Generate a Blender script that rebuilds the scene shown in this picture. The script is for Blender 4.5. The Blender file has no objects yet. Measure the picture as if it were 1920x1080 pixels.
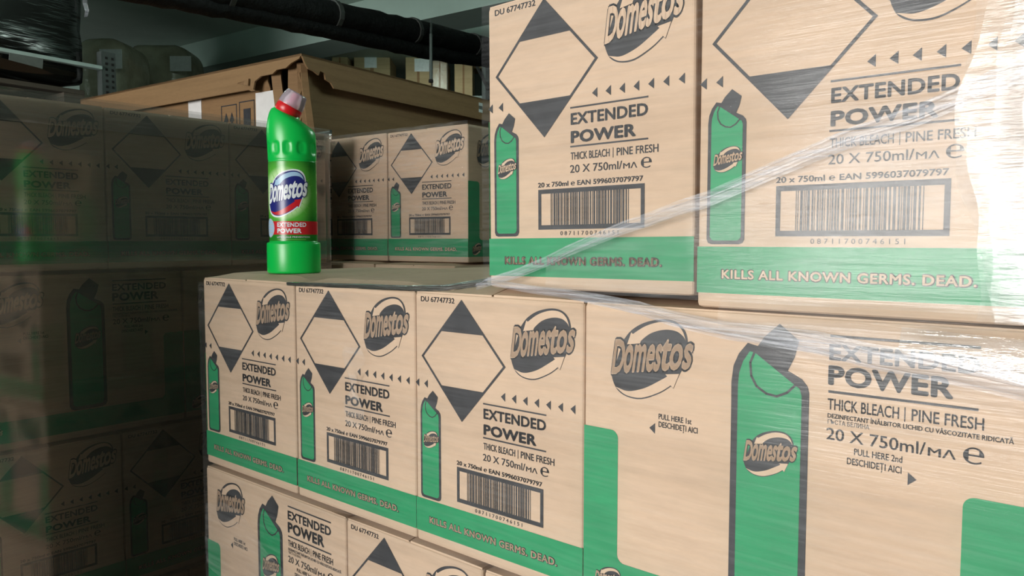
import bpy, bmesh, math, random
from mathutils import Vector, Matrix, noise

# ------------------------------------------------------------------ camera, light, exposure
SC = bpy.context.scene
COL = SC.collection
FPX = 1441.6
CAM = Vector((1.2148, -0.6192, 0.0616))
YAW, PITCH = -0.7041, -0.0628
FWD = Vector((math.sin(YAW) * math.cos(PITCH), math.cos(YAW) * math.cos(PITCH), math.sin(PITCH)))
RGT = Vector((math.cos(YAW), -math.sin(YAW), 0.0))
UPV = RGT.cross(FWD)
cd = bpy.data.cameras.new('camera'); cam = bpy.data.objects.new('camera', cd); COL.objects.link(cam)
cd.sensor_fit = 'HORIZONTAL'; cd.sensor_width = 36.0; cd.lens = FPX / 1920 * 36.0
cd.clip_start = 0.02; cd.clip_end = 60
cam.matrix_world = Matrix(((RGT.x, UPV.x, -FWD.x, CAM.x), (RGT.y, UPV.y, -FWD.y, CAM.y), (RGT.z, UPV.z, -FWD.z, CAM.z), (0, 0, 0, 1)))
SC.camera = cam

FLOOR = -1.062
CEIL = 1.60
w = bpy.data.worlds.new('world'); SC.world = w; w.use_nodes = True
w.node_tree.nodes['Background'].inputs[0].default_value = (0.75, 0.9, 0.85, 1)
w.node_tree.nodes['Background'].inputs[1].default_value = 0.02

ld = bpy.data.lights.new('doorway_daylight', 'AREA'); ld.shape = 'RECTANGLE'; ld.size = 3.4; ld.size_y = 2.3
ld.energy = 550.0; ld.color = (1.0, 0.97, 0.93)
lo = bpy.data.objects.new('doorway_daylight', ld); COL.objects.link(lo)
lo.location = (0.0, -6.85, 0.30); lo.rotation_euler = (math.radians(90), 0, 0)

SC.cycles.transparent_max_bounces = 32
vs = SC.view_settings
vs.view_transform = 'Standard'; vs.look = 'None'; vs.exposure = 0.0; vs.gamma = 1.0; vs.use_curve_mapping = False

# ------------------------------------------------------------------ helpers
def at(u, v, depth):
    """World point seen at a pixel of the 1920x1080 frame, at a forward distance of its own."""
    return CAM + depth * (FWD + RGT * ((u - 960) / FPX) - UPV * ((v - 540) / FPX))

def link(o, parent=None):
    COL.objects.link(o)
    if parent is not None: o.parent = parent
    return o

def empty(name, loc=(0, 0, 0), rotz=0.0, roll=0.0):
    o = bpy.data.objects.new(name, None); o.empty_display_size = 0.05
    o.location = loc; o.rotation_euler = (0, roll, rotz)
    return link(o)

def tag(o, label, cat, group=None, kind=None):
    o['label'] = label; o['category'] = cat
    if group: o['group'] = group
    if kind: o['kind'] = kind
    return o

def struct(o):
    o['kind'] = 'structure'; return o

class MB:
    """Collects polygons for one mesh."""
    def __init__(s): s.v = []; s.f = []
    def poly(s, pts):
        n = len(s.v); s.v += [tuple(p) for p in pts]; s.f.append(tuple(range(n, n + len(pts)))); return s
    def add(s, vs_, fs):
        n = len(s.v); s.v += [tuple(p) for p in vs_]; s.f += [tuple(i + n for i in f) for f in fs]; return s
    def box(s, x0, x1, y0, y1, z0, z1, bev=0.0):
        bm = bmesh.new(); bmesh.ops.create_cube(bm, size=1)
        for v in bm.verts:
            v.co = Vector(((x0 + x1) / 2 + v.co.x * (x1 - x0), (y0 + y1) / 2 + v.co.y * (y1 - y0), (z0 + z1) / 2 + v.co.z * (z1 - z0)))
        if bev > 0: bmesh.ops.bevel(bm, geom=bm.edges[:], offset=bev, segments=2, profile=0.5, affect='EDGES')
        s.add([v.co[:] for v in bm.verts], [[v.index for v in f.verts] for f in bm.faces]) if not bm.verts.index_update() else None
        bm.free(); return s
    def tube(s, pts, rad, n=10, squash=1.0, cap=True):
        pts = [Vector(p) for p in pts]; rings = []
        for i, p in enumerate(pts):
            t = (pts[min(i + 1, len(pts) - 1)] - pts[max(i - 1, 0)]).normalized()
            a = t.cross(Vector((0, 0, 1)))
            if a.length < 1e-3: a = t.cross(Vector((0, 1, 0)))
            a.normalize(); b = a.cross(t).normalized()
            r = rad[i] if isinstance(rad, (list, tuple)) else rad
            rings.append([p + a * (math.cos(2 * math.pi * k / n) * r * squash) + b * (math.sin(2 * math.pi * k / n) * r) for k in range(n)])
        return s.rings(rings, cap)
    def rings(s, rings, cap=True):
        n = len(rings[0]); base = len(s.v)
        for r in rings: s.v += [tuple(p) for p in r]
        for i in range(len(rings) - 1):
            for k in range(n):
                s.f.append((base + i * n + k, base + i * n + (k + 1) % n, base + (i + 1) * n + (k + 1) % n, base + (i + 1) * n + k))
        if cap:
            s.f.append(tuple(base + k for k in range(n))[::-1]); s.f.append(tuple(base + (len(rings) - 1) * n + k for k in range(n)))
        return s
    def extrude(s, pts, origin, ax, ay, nrm, th):
        """A flat outline of its own thickness: pts in (ax, ay), thickness along nrm."""
        o = Vector(origin); ax = Vector(ax); ay = Vector(ay); nrm = Vector(nrm)
        a = [o + ax * p[0] + ay * p[1] for p in pts]; b = [p - nrm * th for p in a]
        n = len(pts); base = len(s.v); s.v += [tuple(p) for p in a + b]
        s.f.append(tuple(base + i for i in range(n))); s.f.append(tuple(base + n + i for i in range(n))[::-1])
        for i in range(n): s.f.append((base + i, base + n + i, base + n + (i + 1) % n, base + (i + 1) % n))
        return s
    def mesh(s, name, mat, smooth=False, fix=False):
        me = bpy.data.meshes.new(name); me.from_pydata(s.v, [], s.f)
        if fix:
            bm = bmesh.new(); bm.from_mesh(me); bmesh.ops.recalc_face_normals(bm, faces=bm.faces[:]); bm.to_mesh(me); bm.free()
        me.materials.append(mat)
        if smooth:
            me.polygons.foreach_set('use_smooth', [True] * len(me.polygons))
        me.update(); return me
    def obj(s, name, mat, parent=None, smooth=False, fix=True):
        return link(bpy.data.objects.new(name, s.mesh(name, mat, smooth, fix)), parent)

# ------------------------------------------------------------------ materials
def newmat(name):
    m = bpy.data.materials.new(name); m.use_nodes = True
    nt = m.node_tree; nt.nodes.clear()
    out = nt.nodes.new('ShaderNodeOutputMaterial')
    return m, nt, out

def N(nt, t, **kw):
    n = nt.nodes.new(t)
    for k, v in kw.items():
        if isinstance(k, str) and hasattr(n, k): setattr(n, k, v)
    return n

def noise_node(nt, scale, detail=3.0, rough=0.55, stretch=(1, 1, 1), coord='Object'):
    tc = nt.nodes.new('ShaderNodeTexCoord'); mp = nt.nodes.new('ShaderNodeMapping')
    mp.inputs['Scale'].default_value = stretch
    nz = nt.nodes.new('ShaderNodeTexNoise'); nz.inputs['Scale'].default_value = scale
    nz.inputs['Detail'].default_value = detail; nz.inputs['Roughness'].default_value = rough
    nt.links.new(tc.outputs[coord], mp.inputs['Vector']); nt.links.new(mp.outputs['Vector'], nz.inputs['Vector'])
    return nz

def ramp(nt, src, stops):
    r = nt.nodes.new('ShaderNodeValToRGB'); e = r.color_ramp.elements
    while len(e) < len(stops): e.new(0.5)
    for el, (p, c) in zip(e, stops):
        el.position = p; el.color = c if len(c) == 4 else (*c, 1)
    nt.links.new(src, r.inputs['Fac']); return r

def math_node(nt, op, a, b=None):
    m = nt.nodes.new('ShaderNodeMath'); m.operation = op
    for i, x in enumerate((a, b)):
        if x is None: continue
        if isinstance(x, (int, float)): m.inputs[i].default_value = x
        else: nt.links.new(x, m.inputs[i])
    return m.outputs[0]

def plain(name, col, rough=0.6, metal=0.0, var=0.0, scale=30.0, bump=0.0, stretch=(1, 1, 1), spec=0.5, bscale=None, bdist=0.002):
    m, nt, out = newmat(name)
    b = nt.nodes.new('ShaderNodeBsdfPrincipled')
    b.inputs['Base Color'].default_value = (*col, 1); b.inputs['Roughness'].default_value = rough; b.inputs['Metallic'].default_value = metal
    b.inputs['Specular IOR Level'].default_value = spec
    if var > 0 or bump > 0:
        nz = noise_node(nt, scale, 4.0, 0.6, stretch)
        if var > 0:
            lo_ = tuple(c * (1 - var) for c in col); hi = tuple(min(1, c * (1 + var)) for c in col)
            r = ramp(nt, nz.outputs['Fac'], [(0.3, lo_), (0.7, hi)]); nt.links.new(r.outputs['Color'], b.inputs['Base Color'])
        if bump > 0:
            nb = noise_node(nt, bscale or scale, 4.0, 0.6, stretch)
            bp = nt.nodes.new('ShaderNodeBump'); bp.inputs['Strength'].default_value = bump; bp.inputs['Distance'].default_value = bdist
            nt.links.new(nb.outputs['Fac'], bp.inputs['Height']); nt.links.new(bp.outputs['Normal'], b.inputs['Normal'])
    nt.links.new(b.outputs[0], out.inputs['Surface'])
    return m

def kraft(name, col):
    m, nt, out = newmat(name)
    b = nt.nodes.new('ShaderNodeBsdfPrincipled'); b.inputs['Roughness'].default_value = 0.72; b.inputs['Specular IOR Level'].default_value = 0.25
    fib = noise_node(nt, 90.0, 5.0, 0.7, (0.35, 0.35, 1.6))
    big = noise_node(nt, 9.0, 4.0, 0.6, (0.22, 0.22, 5.0))
    c1 = ramp(nt, fib.outputs['Fac'], [(0.3, tuple(c * 0.93 for c in col)), (0.7, tuple(min(1, c * 1.05) for c in col))])
    c2 = ramp(nt, big.outputs['Fac'], [(0.32, (0.86, 0.85, 0.84)), (0.55, (1, 1, 1))])  # board smudges, plus the wrap's refraction streaks put into the board colour
    mx = nt.nodes.new('ShaderNodeMixRGB'); mx.blend_type = 'MULTIPLY'; mx.inputs[0].default_value = 1.0
    nt.links.new(c1.outputs[0], mx.inputs[1]); nt.links.new(c2.outputs[0], mx.inputs[2])
    oi = nt.nodes.new('ShaderNodeObjectInfo')
    rr = ramp(nt, oi.outputs['Random'], [(0.0, (0.95, 0.95, 0.95)), (1.0, (1.0, 1.0, 1.0))])
    m2 = nt.nodes.new('ShaderNodeMixRGB'); m2.blend_type = 'MULTIPLY'; m2.inputs[0].default_value = 1.0
    nt.links.new(mx.outputs[0], m2.inputs[1]); nt.links.new(rr.outputs[0], m2.inputs[2])
    nt.links.new(m2.outputs[0], b.inputs['Base Color'])
    bp = nt.nodes.new('ShaderNodeBump'); bp.inputs['Strength'].default_value = 0.12; bp.inputs['Distance'].default_value = 0.001
    nt.links.new(fib.outputs['Fac'], bp.inputs['Height']); nt.links.new(bp.outputs['Normal'], b.inputs['Normal'])
    nt.links.new(b.outputs[0], out.inputs['Surface'])
    return m

def film(name, haze_lo, haze_hi, gloss, rough, bump, tint=(0.9, 0.92, 0.95), stretch=(2.0, 2.0, 34.0), thr=(0.42, 0.75), big=0.5):
    """Thin stretch wrap: clear sheet, wrinkle streaks that scatter, glossy along the wrinkles."""
    m, nt, out = newmat(name)
    st = noise_node(nt, 5.0, 5.0, 0.62, stretch)
    st2 = noise_node(nt, 7.0, 3.0, 0.5, (1.0, 1.0, 1.4))
    r1 = ramp(nt, st.outputs['Fac'], [(thr[0], (0, 0, 0)), (thr[1], (1, 1, 1))])
    r2 = ramp(nt, st2.outputs['Fac'], [(0.4, (0.35, 0.35, 0.35)), (0.7, (1, 1, 1))])
    mask = math_node(nt, 'MULTIPLY', r1.outputs[0], r2.outputs[0])
    haze = math_node(nt, 'ADD', math_node(nt, 'MULTIPLY', mask, haze_hi - haze_lo), haze_lo)
    hsum = math_node(nt, 'ADD', math_node(nt, 'MULTIPLY', st.outputs['Fac'], 1.0), math_node(nt, 'MULTIPLY', st2.outputs['Fac'], big))
    bp = nt.nodes.new('ShaderNodeBump'); bp.inputs['Strength'].default_value = bump; bp.inputs['Distance'].default_value = 0.004
    nt.links.new(hsum, bp.inputs['Height'])
    fr = nt.nodes.new('ShaderNodeFresnel'); fr.inputs['IOR'].default_value = 1.5; nt.links.new(bp.outputs['Normal'], fr.inputs['Normal'])
    gf = math_node(nt, 'MULTIPLY', fr.outputs[0], gloss)
    tr = nt.nodes.new('ShaderNodeBsdfTransparent'); tr.inputs[0].default_value = (0.985, 0.985, 0.985, 1)
    gl = nt.nodes.new('ShaderNodeBsdfGlossy'); gl.inputs['Roughness'].default_value = rough; nt.links.new(bp.outputs['Normal'], gl.inputs['Normal'])
    df = nt.nodes.new('ShaderNodeBsdfDiffuse'); df.inputs[0].default_value = (*tint, 1)
    m1 = nt.nodes.new('ShaderNodeMixShader'); nt.links.new(haze, m1.inputs[0]); nt.links.new(tr.outputs[0], m1.inputs[1]); nt.links.new(df.outputs[0], m1.inputs[2])
    m2 = nt.nodes.new('ShaderNodeMixShader'); nt.links.new(gf, m2.inputs[0]); nt.links.new(m1.outputs[0], m2.inputs[1]); nt.links.new(gl.outputs[0], m2.inputs[2])
    nt.links.new(m2.outputs[0], out.inputs['Surface'])
    return m

KRAFT = kraft('kraft_cardboard', (0.64, 0.478, 0.350))
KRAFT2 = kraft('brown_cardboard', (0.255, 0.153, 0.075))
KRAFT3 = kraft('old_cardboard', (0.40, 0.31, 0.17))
INKB = plain('black_ink', (0.030, 0.032, 0.038), 0.55, var=0.25, scale=60)
INKG = plain('green_ink', (0.013, 0.285, 0.115), 0.55, var=0.10, scale=40, stretch=(0.4, 0.4, 2))
CREAM = plain('unprinted_board', (0.64, 0.478, 0.350), 0.7, var=0.05, scale=80, spec=0.25)
FILM = film('clear_stretch_wrap', 0.010, 0.10, 0.40, 0.12, 0.15, stretch=(1.3, 1.3, 38.0), big=0.8)
FILM2 = film('folded_stretch_wrap', 0.03, 0.22, 0.26, 0.14, 0.32, stretch=(1.6, 1.6, 26.0), big=1.2)
FILML = film('dusty_stretch_wrap', 0.12, 0.30, 3.6, 0.02, 0.014, tint=(0.50, 0.50, 0.45), stretch=(0.4, 0.4, 60.0), big=0.015)
FILM3 = film('layered_stretch_wrap', 0.04, 0.36, 3.0, 0.14, 0.55, stretch=(2.5, 2.5, 24.0), big=1.4)
FILM4 = film('corner_stretch_wrap', 0.02, 0.18, 1.15, 0.16, 0.35, stretch=(2.0, 2.0, 22.0), big=1.0)
FILMB = film('shiny_stretch_wrap', 0.02, 0.26, 1.4, 0.10, 0.45, stretch=(3.0, 3.0, 30.0))
ROPE = film('twisted_stretch_wrap', 0.10, 0.42, 1.0, 0.20, 0.25, tint=(0.86, 0.90, 1.0), stretch=(2.0, 2.0, 70.0), thr=(0.40, 0.62))
BLACKFILM = plain('black_stretch_wrap', (0.006, 0.007, 0.006), 0.14, bump=0.35, scale=2.2, stretch=(0.6, 0.6, 4.0), bdist=0.02, spec=0.5)
CONCRETE = plain('concrete_floor', (0.085, 0.085, 0.08), 0.8, var=0.2, scale=3, bump=0.1)
CEILM = plain('painted_slab', (0.40, 0.50, 0.45), 0.85, var=0.10, scale=2.0, bump=0.15, bscale=12)
BEAMM = plain('painted_beam', (0.30, 0.42, 0.375), 0.85, var=0.08, scale=2.5, bump=0.15, bscale=14)
WALLM = plain('dim_plaster', (0.10, 0.115, 0.10), 0.9, var=0.25, scale=2.0)
RUBBER = plain('dark_pipe_lagging', (0.004, 0.004, 0.0045), 0.7, spec=0.2, var=0.5, scale=9, bump=0.9, bscale=14, bdist=0.02)
STRAPM = plain('grey_tie', (0.030, 0.032, 0.030), 0.6)
STEEL = plain('grey_rack_steel', (0.09, 0.11, 0.105), 0.4, metal=0.3, var=0.15, scale=20)
STEELD = plain('dark_slot', (0.008, 0.008, 0.008), 0.9)
BEAMSTEEL = plain('rack_beam_paint', (0.42, 0.55, 0.52), 0.35, var=0.1, scale=10)
WOOD = plain('pallet_wood', (0.23, 0.17, 0.11), 0.8, var=0.3, scale=10, stretch=(0.3, 3, 3))
PAPER = plain('paper_label', (0.62, 0.68, 0.68), 0.6, var=0.1, scale=40)
GREYPAPER = plain('grey_label', (0.12, 0.14, 0.13), 0.6, var=0.1, scale=40)
TAPE = plain('white_tape', (0.78, 0.77, 0.76), 0.35, var=0.06, scale=25, spec=0.6)
BAG = plain('wrapped_sack', (0.34, 0.34, 0.25), 0.2, var=0.3, scale=6, bump=0.6, bscale=7, bdist=0.02)
GREENPL = plain('green_plastic', (0.001, 0.56, 0.08), 0.30, spec=0.5)
def label_green():
    m, nt, out = newmat('label_green')
    b = nt.nodes.new('ShaderNodeBsdfPrincipled'); b.inputs['Roughness'].default_value = 0.26
    tc = nt.nodes.new('ShaderNodeTexCoord'); mp = nt.nodes.new('ShaderNodeMapping'); mp.vector_type = 'TEXTURE'
    mp.inputs['Location'].default_value = (-0.0055, 0.0, 0.1205); mp.inputs['Scale'].default_value = (0.054, 10.0, 0.058)
    g = nt.nodes.new('ShaderNodeTexGradient'); g.gradient_type = 'SPHERICAL'
    nt.links.new(tc.outputs['Object'], mp.inputs['Vector']); nt.links.new(mp.outputs['Vector'], g.inputs['Vector'])
    r = ramp(nt, g.outputs['Fac'], [(0.0, (0.015, 0.24, 0.02)), (0.30, (0.10, 0.46, 0.05)), (0.46, (0.55, 0.85, 0.40))])
    nt.links.new(r.outputs[0], b.inputs['Base Color']); nt.links.new(b.outputs[0], out.inputs['Surface'])
    return m
LABELG = label_green()
LABELL = plain('label_pale_green', (0.20, 0.62, 0.10), 0.28)
LABELW = plain('label_white', (0.85, 0.90, 0.95), 0.28)
LABELBL = plain('label_blue', (0.016, 0.022, 0.20), 0.28)
LABELSKY = plain('label_sky_blue', (0.40, 0.62, 0.85), 0.28)
LABELR = plain('label_red', (0.62, 0.015, 0.025), 0.28)
REDPL = plain('red_plastic', (0.68, 0.010, 0.016), 0.32)
PINKPL = plain('pink_nozzle', (0.75, 0.22, 0.32), 0.35)
SILVER = plain('badge_silver', (0.50, 0.58, 0.66), 0.35)

def clear_plastic():
    m, nt, out = newmat('clear_cap_plastic')
    fr = nt.nodes.new('ShaderNodeFresnel'); fr.inputs['IOR'].default_value = 1.5
    tr = nt.nodes.new('ShaderNodeBsdfTransparent'); tr.inputs[0].default_value = (0.97, 0.95, 0.97, 1)
    df = nt.nodes.new('ShaderNodeAddShader'); d1 = nt.nodes.new('ShaderNodeBsdfDiffuse'); d1.inputs[0].default_value = (0.90, 0.84, 0.94, 1)
    d2 = nt.nodes.new('ShaderNodeBsdfTranslucent'); d2.inputs[0].default_value = (0.90, 0.84, 0.94, 1); nt.links.new(d1.outputs[0], df.inputs[0]); nt.links.new(d2.outputs[0], df.inputs[1])
    gl = nt.nodes.new('ShaderNodeBsdfGlossy'); gl.inputs['Roughness'].default_value = 0.12
    m1 = nt.nodes.new('ShaderNodeMixShader'); m1.inputs[0].default_value = 0.26
    nt.links.new(tr.outputs[0], m1.inputs[1]); nt.links.new(df.outputs[0], m1.inputs[2])
    m2 = nt.nodes.new('ShaderNodeMixShader'); nt.links.new(fr.outputs[0], m2.inputs[0])
    nt.links.new(m1.outputs[0], m2.inputs[1]); nt.links.new(gl.outputs[0], m2.inputs[2]); nt.links.new(m2.outputs[0], out.inputs['Surface'])
    return m
CLEAR = clear_plastic()

# ------------------------------------------------------------------ lettering
_tc = {}
TRACK = {'KILLS ALL KNOWN GERMS. DEAD.': 1.10, 'EXTENDED': 1.04, 'POWER': 1.06}
def glyphs(body, bold=0.0, res=3):
    key = (body, bold, res)
    if key not in _tc:
        c = bpy.data.curves.new('lettering', 'FONT'); c.body = body; c.offset = bold; c.resolution_u = res; c.space_character = TRACK.get(body, 1.0)
        o = bpy.data.objects.new('lettering', c); COL.objects.link(o)
        dg = bpy.context.evaluated_depsgraph_get(); dg.update()
        me = bpy.data.meshes.new_from_object(o.evaluated_get(dg))
        vs_ = [(v.co.x, v.co.y) for v in me.vertices]; fs = [tuple(p.vertices) for p in me.polygons]
        bpy.data.objects.remove(o); bpy.data.curves.remove(c); bpy.data.meshes.remove(me)
        _tc[key] = (vs_, fs)
    return _tc[key]
_hv = glyphs('H')[0]
CAPH = max(v[1] for v in _hv) - min(v[1] for v in _hv)

def text2d(body, left, base, cap, right=None, bold=0.0, res=3):
    vs_, fs = thick(body, bold, res)
    x0 = min(v[0] for v in vs_); x1 = max(v[0] for v in vs_)
    sz = cap / (CAPH + 2 * bold); sx = (right - left) / (x1 - x0) if right else sz
    return [(left + (x - x0) * sx, base + (y + bold) * sz) for x, y in vs_], fs

def thick(body, bold, res=3):
    """Heavier strokes: the same glyphs printed again at small shifts."""
    vs_, fs = glyphs(body, 0.0, res)
    if bold <= 0: return vs_, fs
    V = []; F = []; dirs = [(math.cos(math.pi / 4 * k), math.sin(math.pi / 4 * k)) for k in range(8)] + [(0, 0)]
    if bold < 0.02: dirs = [(1, 0), (-1, 0), (0, 1), (0, -1)]
    for dx, dy in dirs:
        n = len(V); V += [(x + dx * bold, y + dy * bold) for x, y in vs_]; F += [tuple(i + n for i in f) for f in fs]
    return V, F

class Flat:
    """Print on a flat face: (s, t) outlines at a small lift."""
    def __init__(s, lift): s.mb = MB(); s.l = lift
    def poly(s, pts): s.mb.poly([(x, -s.l, z) for x, z in pts]); return s
    def rect(s, x0, x1, z0, z1): return s.poly([(x0, z0), (x1, z0), (x1, z1), (x0, z1)])
    def text(s, *a, **k):
        v, f = text2d(*a, **k); s.mb.add([(x, -s.l, z) for x, z in v], f); return s
    def raw(s, v, f): s.mb.add([(x, -s.l, z) for x, z in v], f); return s
    def mesh(s, name, mat): return s.mb.mesh(name, mat)

L1, L2, L3, L4 = 0.0003, 0.0005, 0.0007, 0.0009
SIL = [(0.182,0.717),(0.280,0.842),(0.438,0.945),(0.638,1.000),(0.806,0.988),(0.920,0.897),(0.960,0.747),(0.942,0.570),(0.890,0.405),(0.863,0.349),(0.800,0.184),(0.773,0.209),(0.632,0.102),(0.412,0.000),(0.222,0.005),(0.095,0.080),(0.034,0.204),(0.030,0.264)]
TOPA = [(0.299,0.796),(0.457,0.906),(0.638,0.970),(0.798,0.965),(0.895,0.890),(0.939,0.771),(0.922,0.810),(0.834,0.872),(0.693,0.881),(0.531,0.828),(0.413,0.733),(0.389,0.687),(0.225,0.660),(0.276,0.812)]
BOTA = [(0.868,0.371),(0.800,0.189),(0.770,0.221),(0.632,0.117),(0.412,0.018),(0.222,0.023),(0.104,0.091),(0.075,0.111),(0.202,0.077),(0.298,0.087),(0.466,0.151),(0.648,0.267),(0.727,0.322),(0.704,0.346)]
# halves of the two curved arrows as quads so that the concave outlines fill cleanly
TOPQ = [[0,1,10,11],[1,2,9,10],[2,3,8,9],[3,4,7,8],[4,5,6,7],[0,11,12,13]]
BOTQ = [[0,1,2,12,13],[2,3,11,12],[3,4,10,11],[4,5,9,10],[5,6,8,9],[6,7,8]]

def smooth_closed(pts, n=4):
    out = []
    m = len(pts)
    for i in range(m):
        p0, p1, p2, p3 = (Vector((*pts[(i + k) % m], 0)) for k in (-1, 0, 1, 2))
        for j in range(n):
            t = j / n
            q = 0.5 * ((2 * p1) + (-p0 + p2) * t + (2 * p0 - 5 * p1 + 4 * p2 - p3) * t * t + (-p0 + 3 * p1 - 3 * p2 + p3) * t ** 3)
            out.append((q.x, q.y))
    return out

def smooth_run(pts, n=4):
    out = []
    for i in range(len(pts) - 1):
        p0 = Vector((*pts[max(i - 1, 0)], 0)); p1 = Vector((*pts[i], 0)); p2 = Vector((*pts[i + 1], 0)); p3 = Vector((*pts[min(i + 2, len(pts) - 1)], 0))
        for j in range(n):
            t = j / n; q = 0.5 * ((2 * p1) + (-p0 + p2) * t + (2 * p0 - 5 * p1 + 4 * p2 - p3) * t * t + (-p0 + 3 * p1 - 3 * p2 + p3) * t ** 3); out.append((q.x, q.y))
    return out + [pts[-1]]
SILS = smooth_run(SIL[:9]) + SIL[9:11] + smooth_run(SIL[11:])
def band_strip(outer, inner, n=5):
    a = smooth_run(outer, n); b = smooth_run(inner, n)
    return [[a[i], a[i + 1], b[i + 1], b[i]] for i in range(len(a) - 1)]
TOPS = band_strip(TOPA[0:6], [TOPA[i] for i in (11, 10, 9, 8, 7, 6)]) + [[TOPA[i] for i in (0, 11, 12, 13)]]
BOTS = band_strip(BOTA[2:7], [BOTA[i] for i in (12, 11, 10, 9, 8)]) + [[BOTA[i] for i in (0, 1, 2, 12, 13)], [BOTA[i] for i in (6, 7, 8)]]

def word_mark(bold):
    """'Domestos' as a slanted, rising, tightly packed word in unit logo coordinates."""
    V = []; F = []
    spec = [('D', 0.028, 0.165, 0.0, 1.0), ('omes', 0.172, 0.625, 0.0, 0.83), ('t', 0.63, 0.735, 0.0, 1.0), ('os', 0.74, 0.985, 0.0, 0.83)]
    for body, a, b, z0, z1 in spec:
        vs_, fs = thick(body, bold, 3)
        g, _ = glyphs(body, 0.0, 3)
        x0 = min(v[0] for v in g); x1 = max(v[0] for v in g); y0 = min(v[1] for v in g); y1 = max(v[1] for v in g)
        n = len(V)
        for x, y in vs_:
            p = a + (x - x0) / (x1 - x0) * (b - a); q = z0 + (y - y0) / (y1 - y0) * (z1 - z0)
            bl = 0.278 + (p - 0.024) * 0.183; tl = 0.699 + (p - 0.088) * 0.10
            V.append((p + 0.05 * q - 0.0, bl + q * (tl - bl))); 
        F += [tuple(i + n for i in f) for f in fs]
    return V, F

def logo(x0, z0, wd, ht, bold=0.030):
    """Returns (dark meshdata, pale meshdata) of the roundel with its two arrows."""
    T = lambda pts: [(x0 + x * wd, z0 + z * ht) for x, z in pts]
    dark = Flat(L2)
    dark.poly(T(SILS))
    v, f = word_mark(0.075); dark.mb.add([(x, -L2 - 0.0001, z) for x, z in T(v)], f)
    pale = Flat(L3 + 0.0001)
    for q in TOPS + BOTS: pale.poly(T(q))
    v, f = word_mark(bold); pale.raw(T(v), f)
    return dark, pale

def frame_poly(fl, outer, inner):
    n = len(outer)
    for i in range(n):
        j = (i + 1) % n; fl.poly([outer[i], outer[j], inner[j], inner[i]])

CW, CL, CH = 0.2448, 0.368, 0.300
random.seed(4)
BARS = []
x = 0.0849
for ch in '08711700746151':
    for k in range(3):
        wbar = random.choice((0.0005, 0.0005, 0.0011, 0.0016)); BARS.append((x, x + wbar)); x += wbar + random.choice((0.0006, 0.0007, 0.0012))
sc_ = (0.1774 - 0.0849) / (BARS[-1][1] - 0.0849)
BARS = [(0.0849 + (a - 0.0849) * sc_, 0.0849 + (b - 0.0849) * sc_) for a, b in BARS]

# the bottle drawing of the long face, upper outline; lower end follows
BOUT = [(0.1756,0.2730),(0.1668,0.2749),(0.1591,0.2651),(0.1546,0.2545),(0.1529,0.2402),(0.1531,0.2197)]
BOUTR = [(0.2187,0.2386),(0.2174,0.2438),(0.2128,0.2493),(0.2012,0.2550)]
BCAP = [(0.1756,0.2730),(0.2012,0.2550),(0.2064,0.2661),(0.2099,0.2803),(0.1936,0.2929),(0.1814,0.2816)]
BFILL = [(0.1734,0.2672),(0.1689,0.2680),(0.1632,0.2592),(0.1598,0.2487),(0.1590,0.2384)]
BFILLR = [(0.2129,0.2354),(0.2112,0.2412),(0.2063,0.2445)]
BARC = [(0.1728,0.2671),(0.1695,0.2586),(0.1706,0.2474),(0.1753,0.2392),(0.1837,0.2340),(0.1925,0.2327),(0.2010,0.2369),(0.2075,0.2438)]

def bottle_picture(T, zb, th):
    o = Flat(L2); xl, xr = 0.1531, 0.2187
    o.poly(T(BOUT + [(xl, zb + 0.008), (xl + 0.003, zb + 0.002), (xl + 0.009, zb), (xr - 0.009, zb), (xr - 0.003, zb + 0.002), (xr, zb + 0.008)] + BOUTR))
    o.poly(T(BCAP))
    f = Flat(L3); il, ir = 0.1590, 0.2129
    f.poly(T(BFILL + [(il, zb + 0.012), (il + 0.003, zb + 0.0075), (il + 0.007, zb + 0.006), (ir - 0.007, zb + 0.006), (ir - 0.003, zb + 0.0075), (ir, zb + 0.012)] + BFILLR))
    a = Flat(L4)
    p = [Vector((x, z, 0)) for x, z in BARC]
    for i in range(len(p) - 1):
        d = (p[i + 1] - p[i]).normalized(); nn = Vector((-d.y, d.x, 0)) * th; e = d * th * 0.5
        a.poly(T([((q).x, (q).y) for q in (p[i] - nn - e, p[i + 1] - nn + e, p[i + 1] + nn + e, p[i] + nn - e)]))
    return o, f, a

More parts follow.
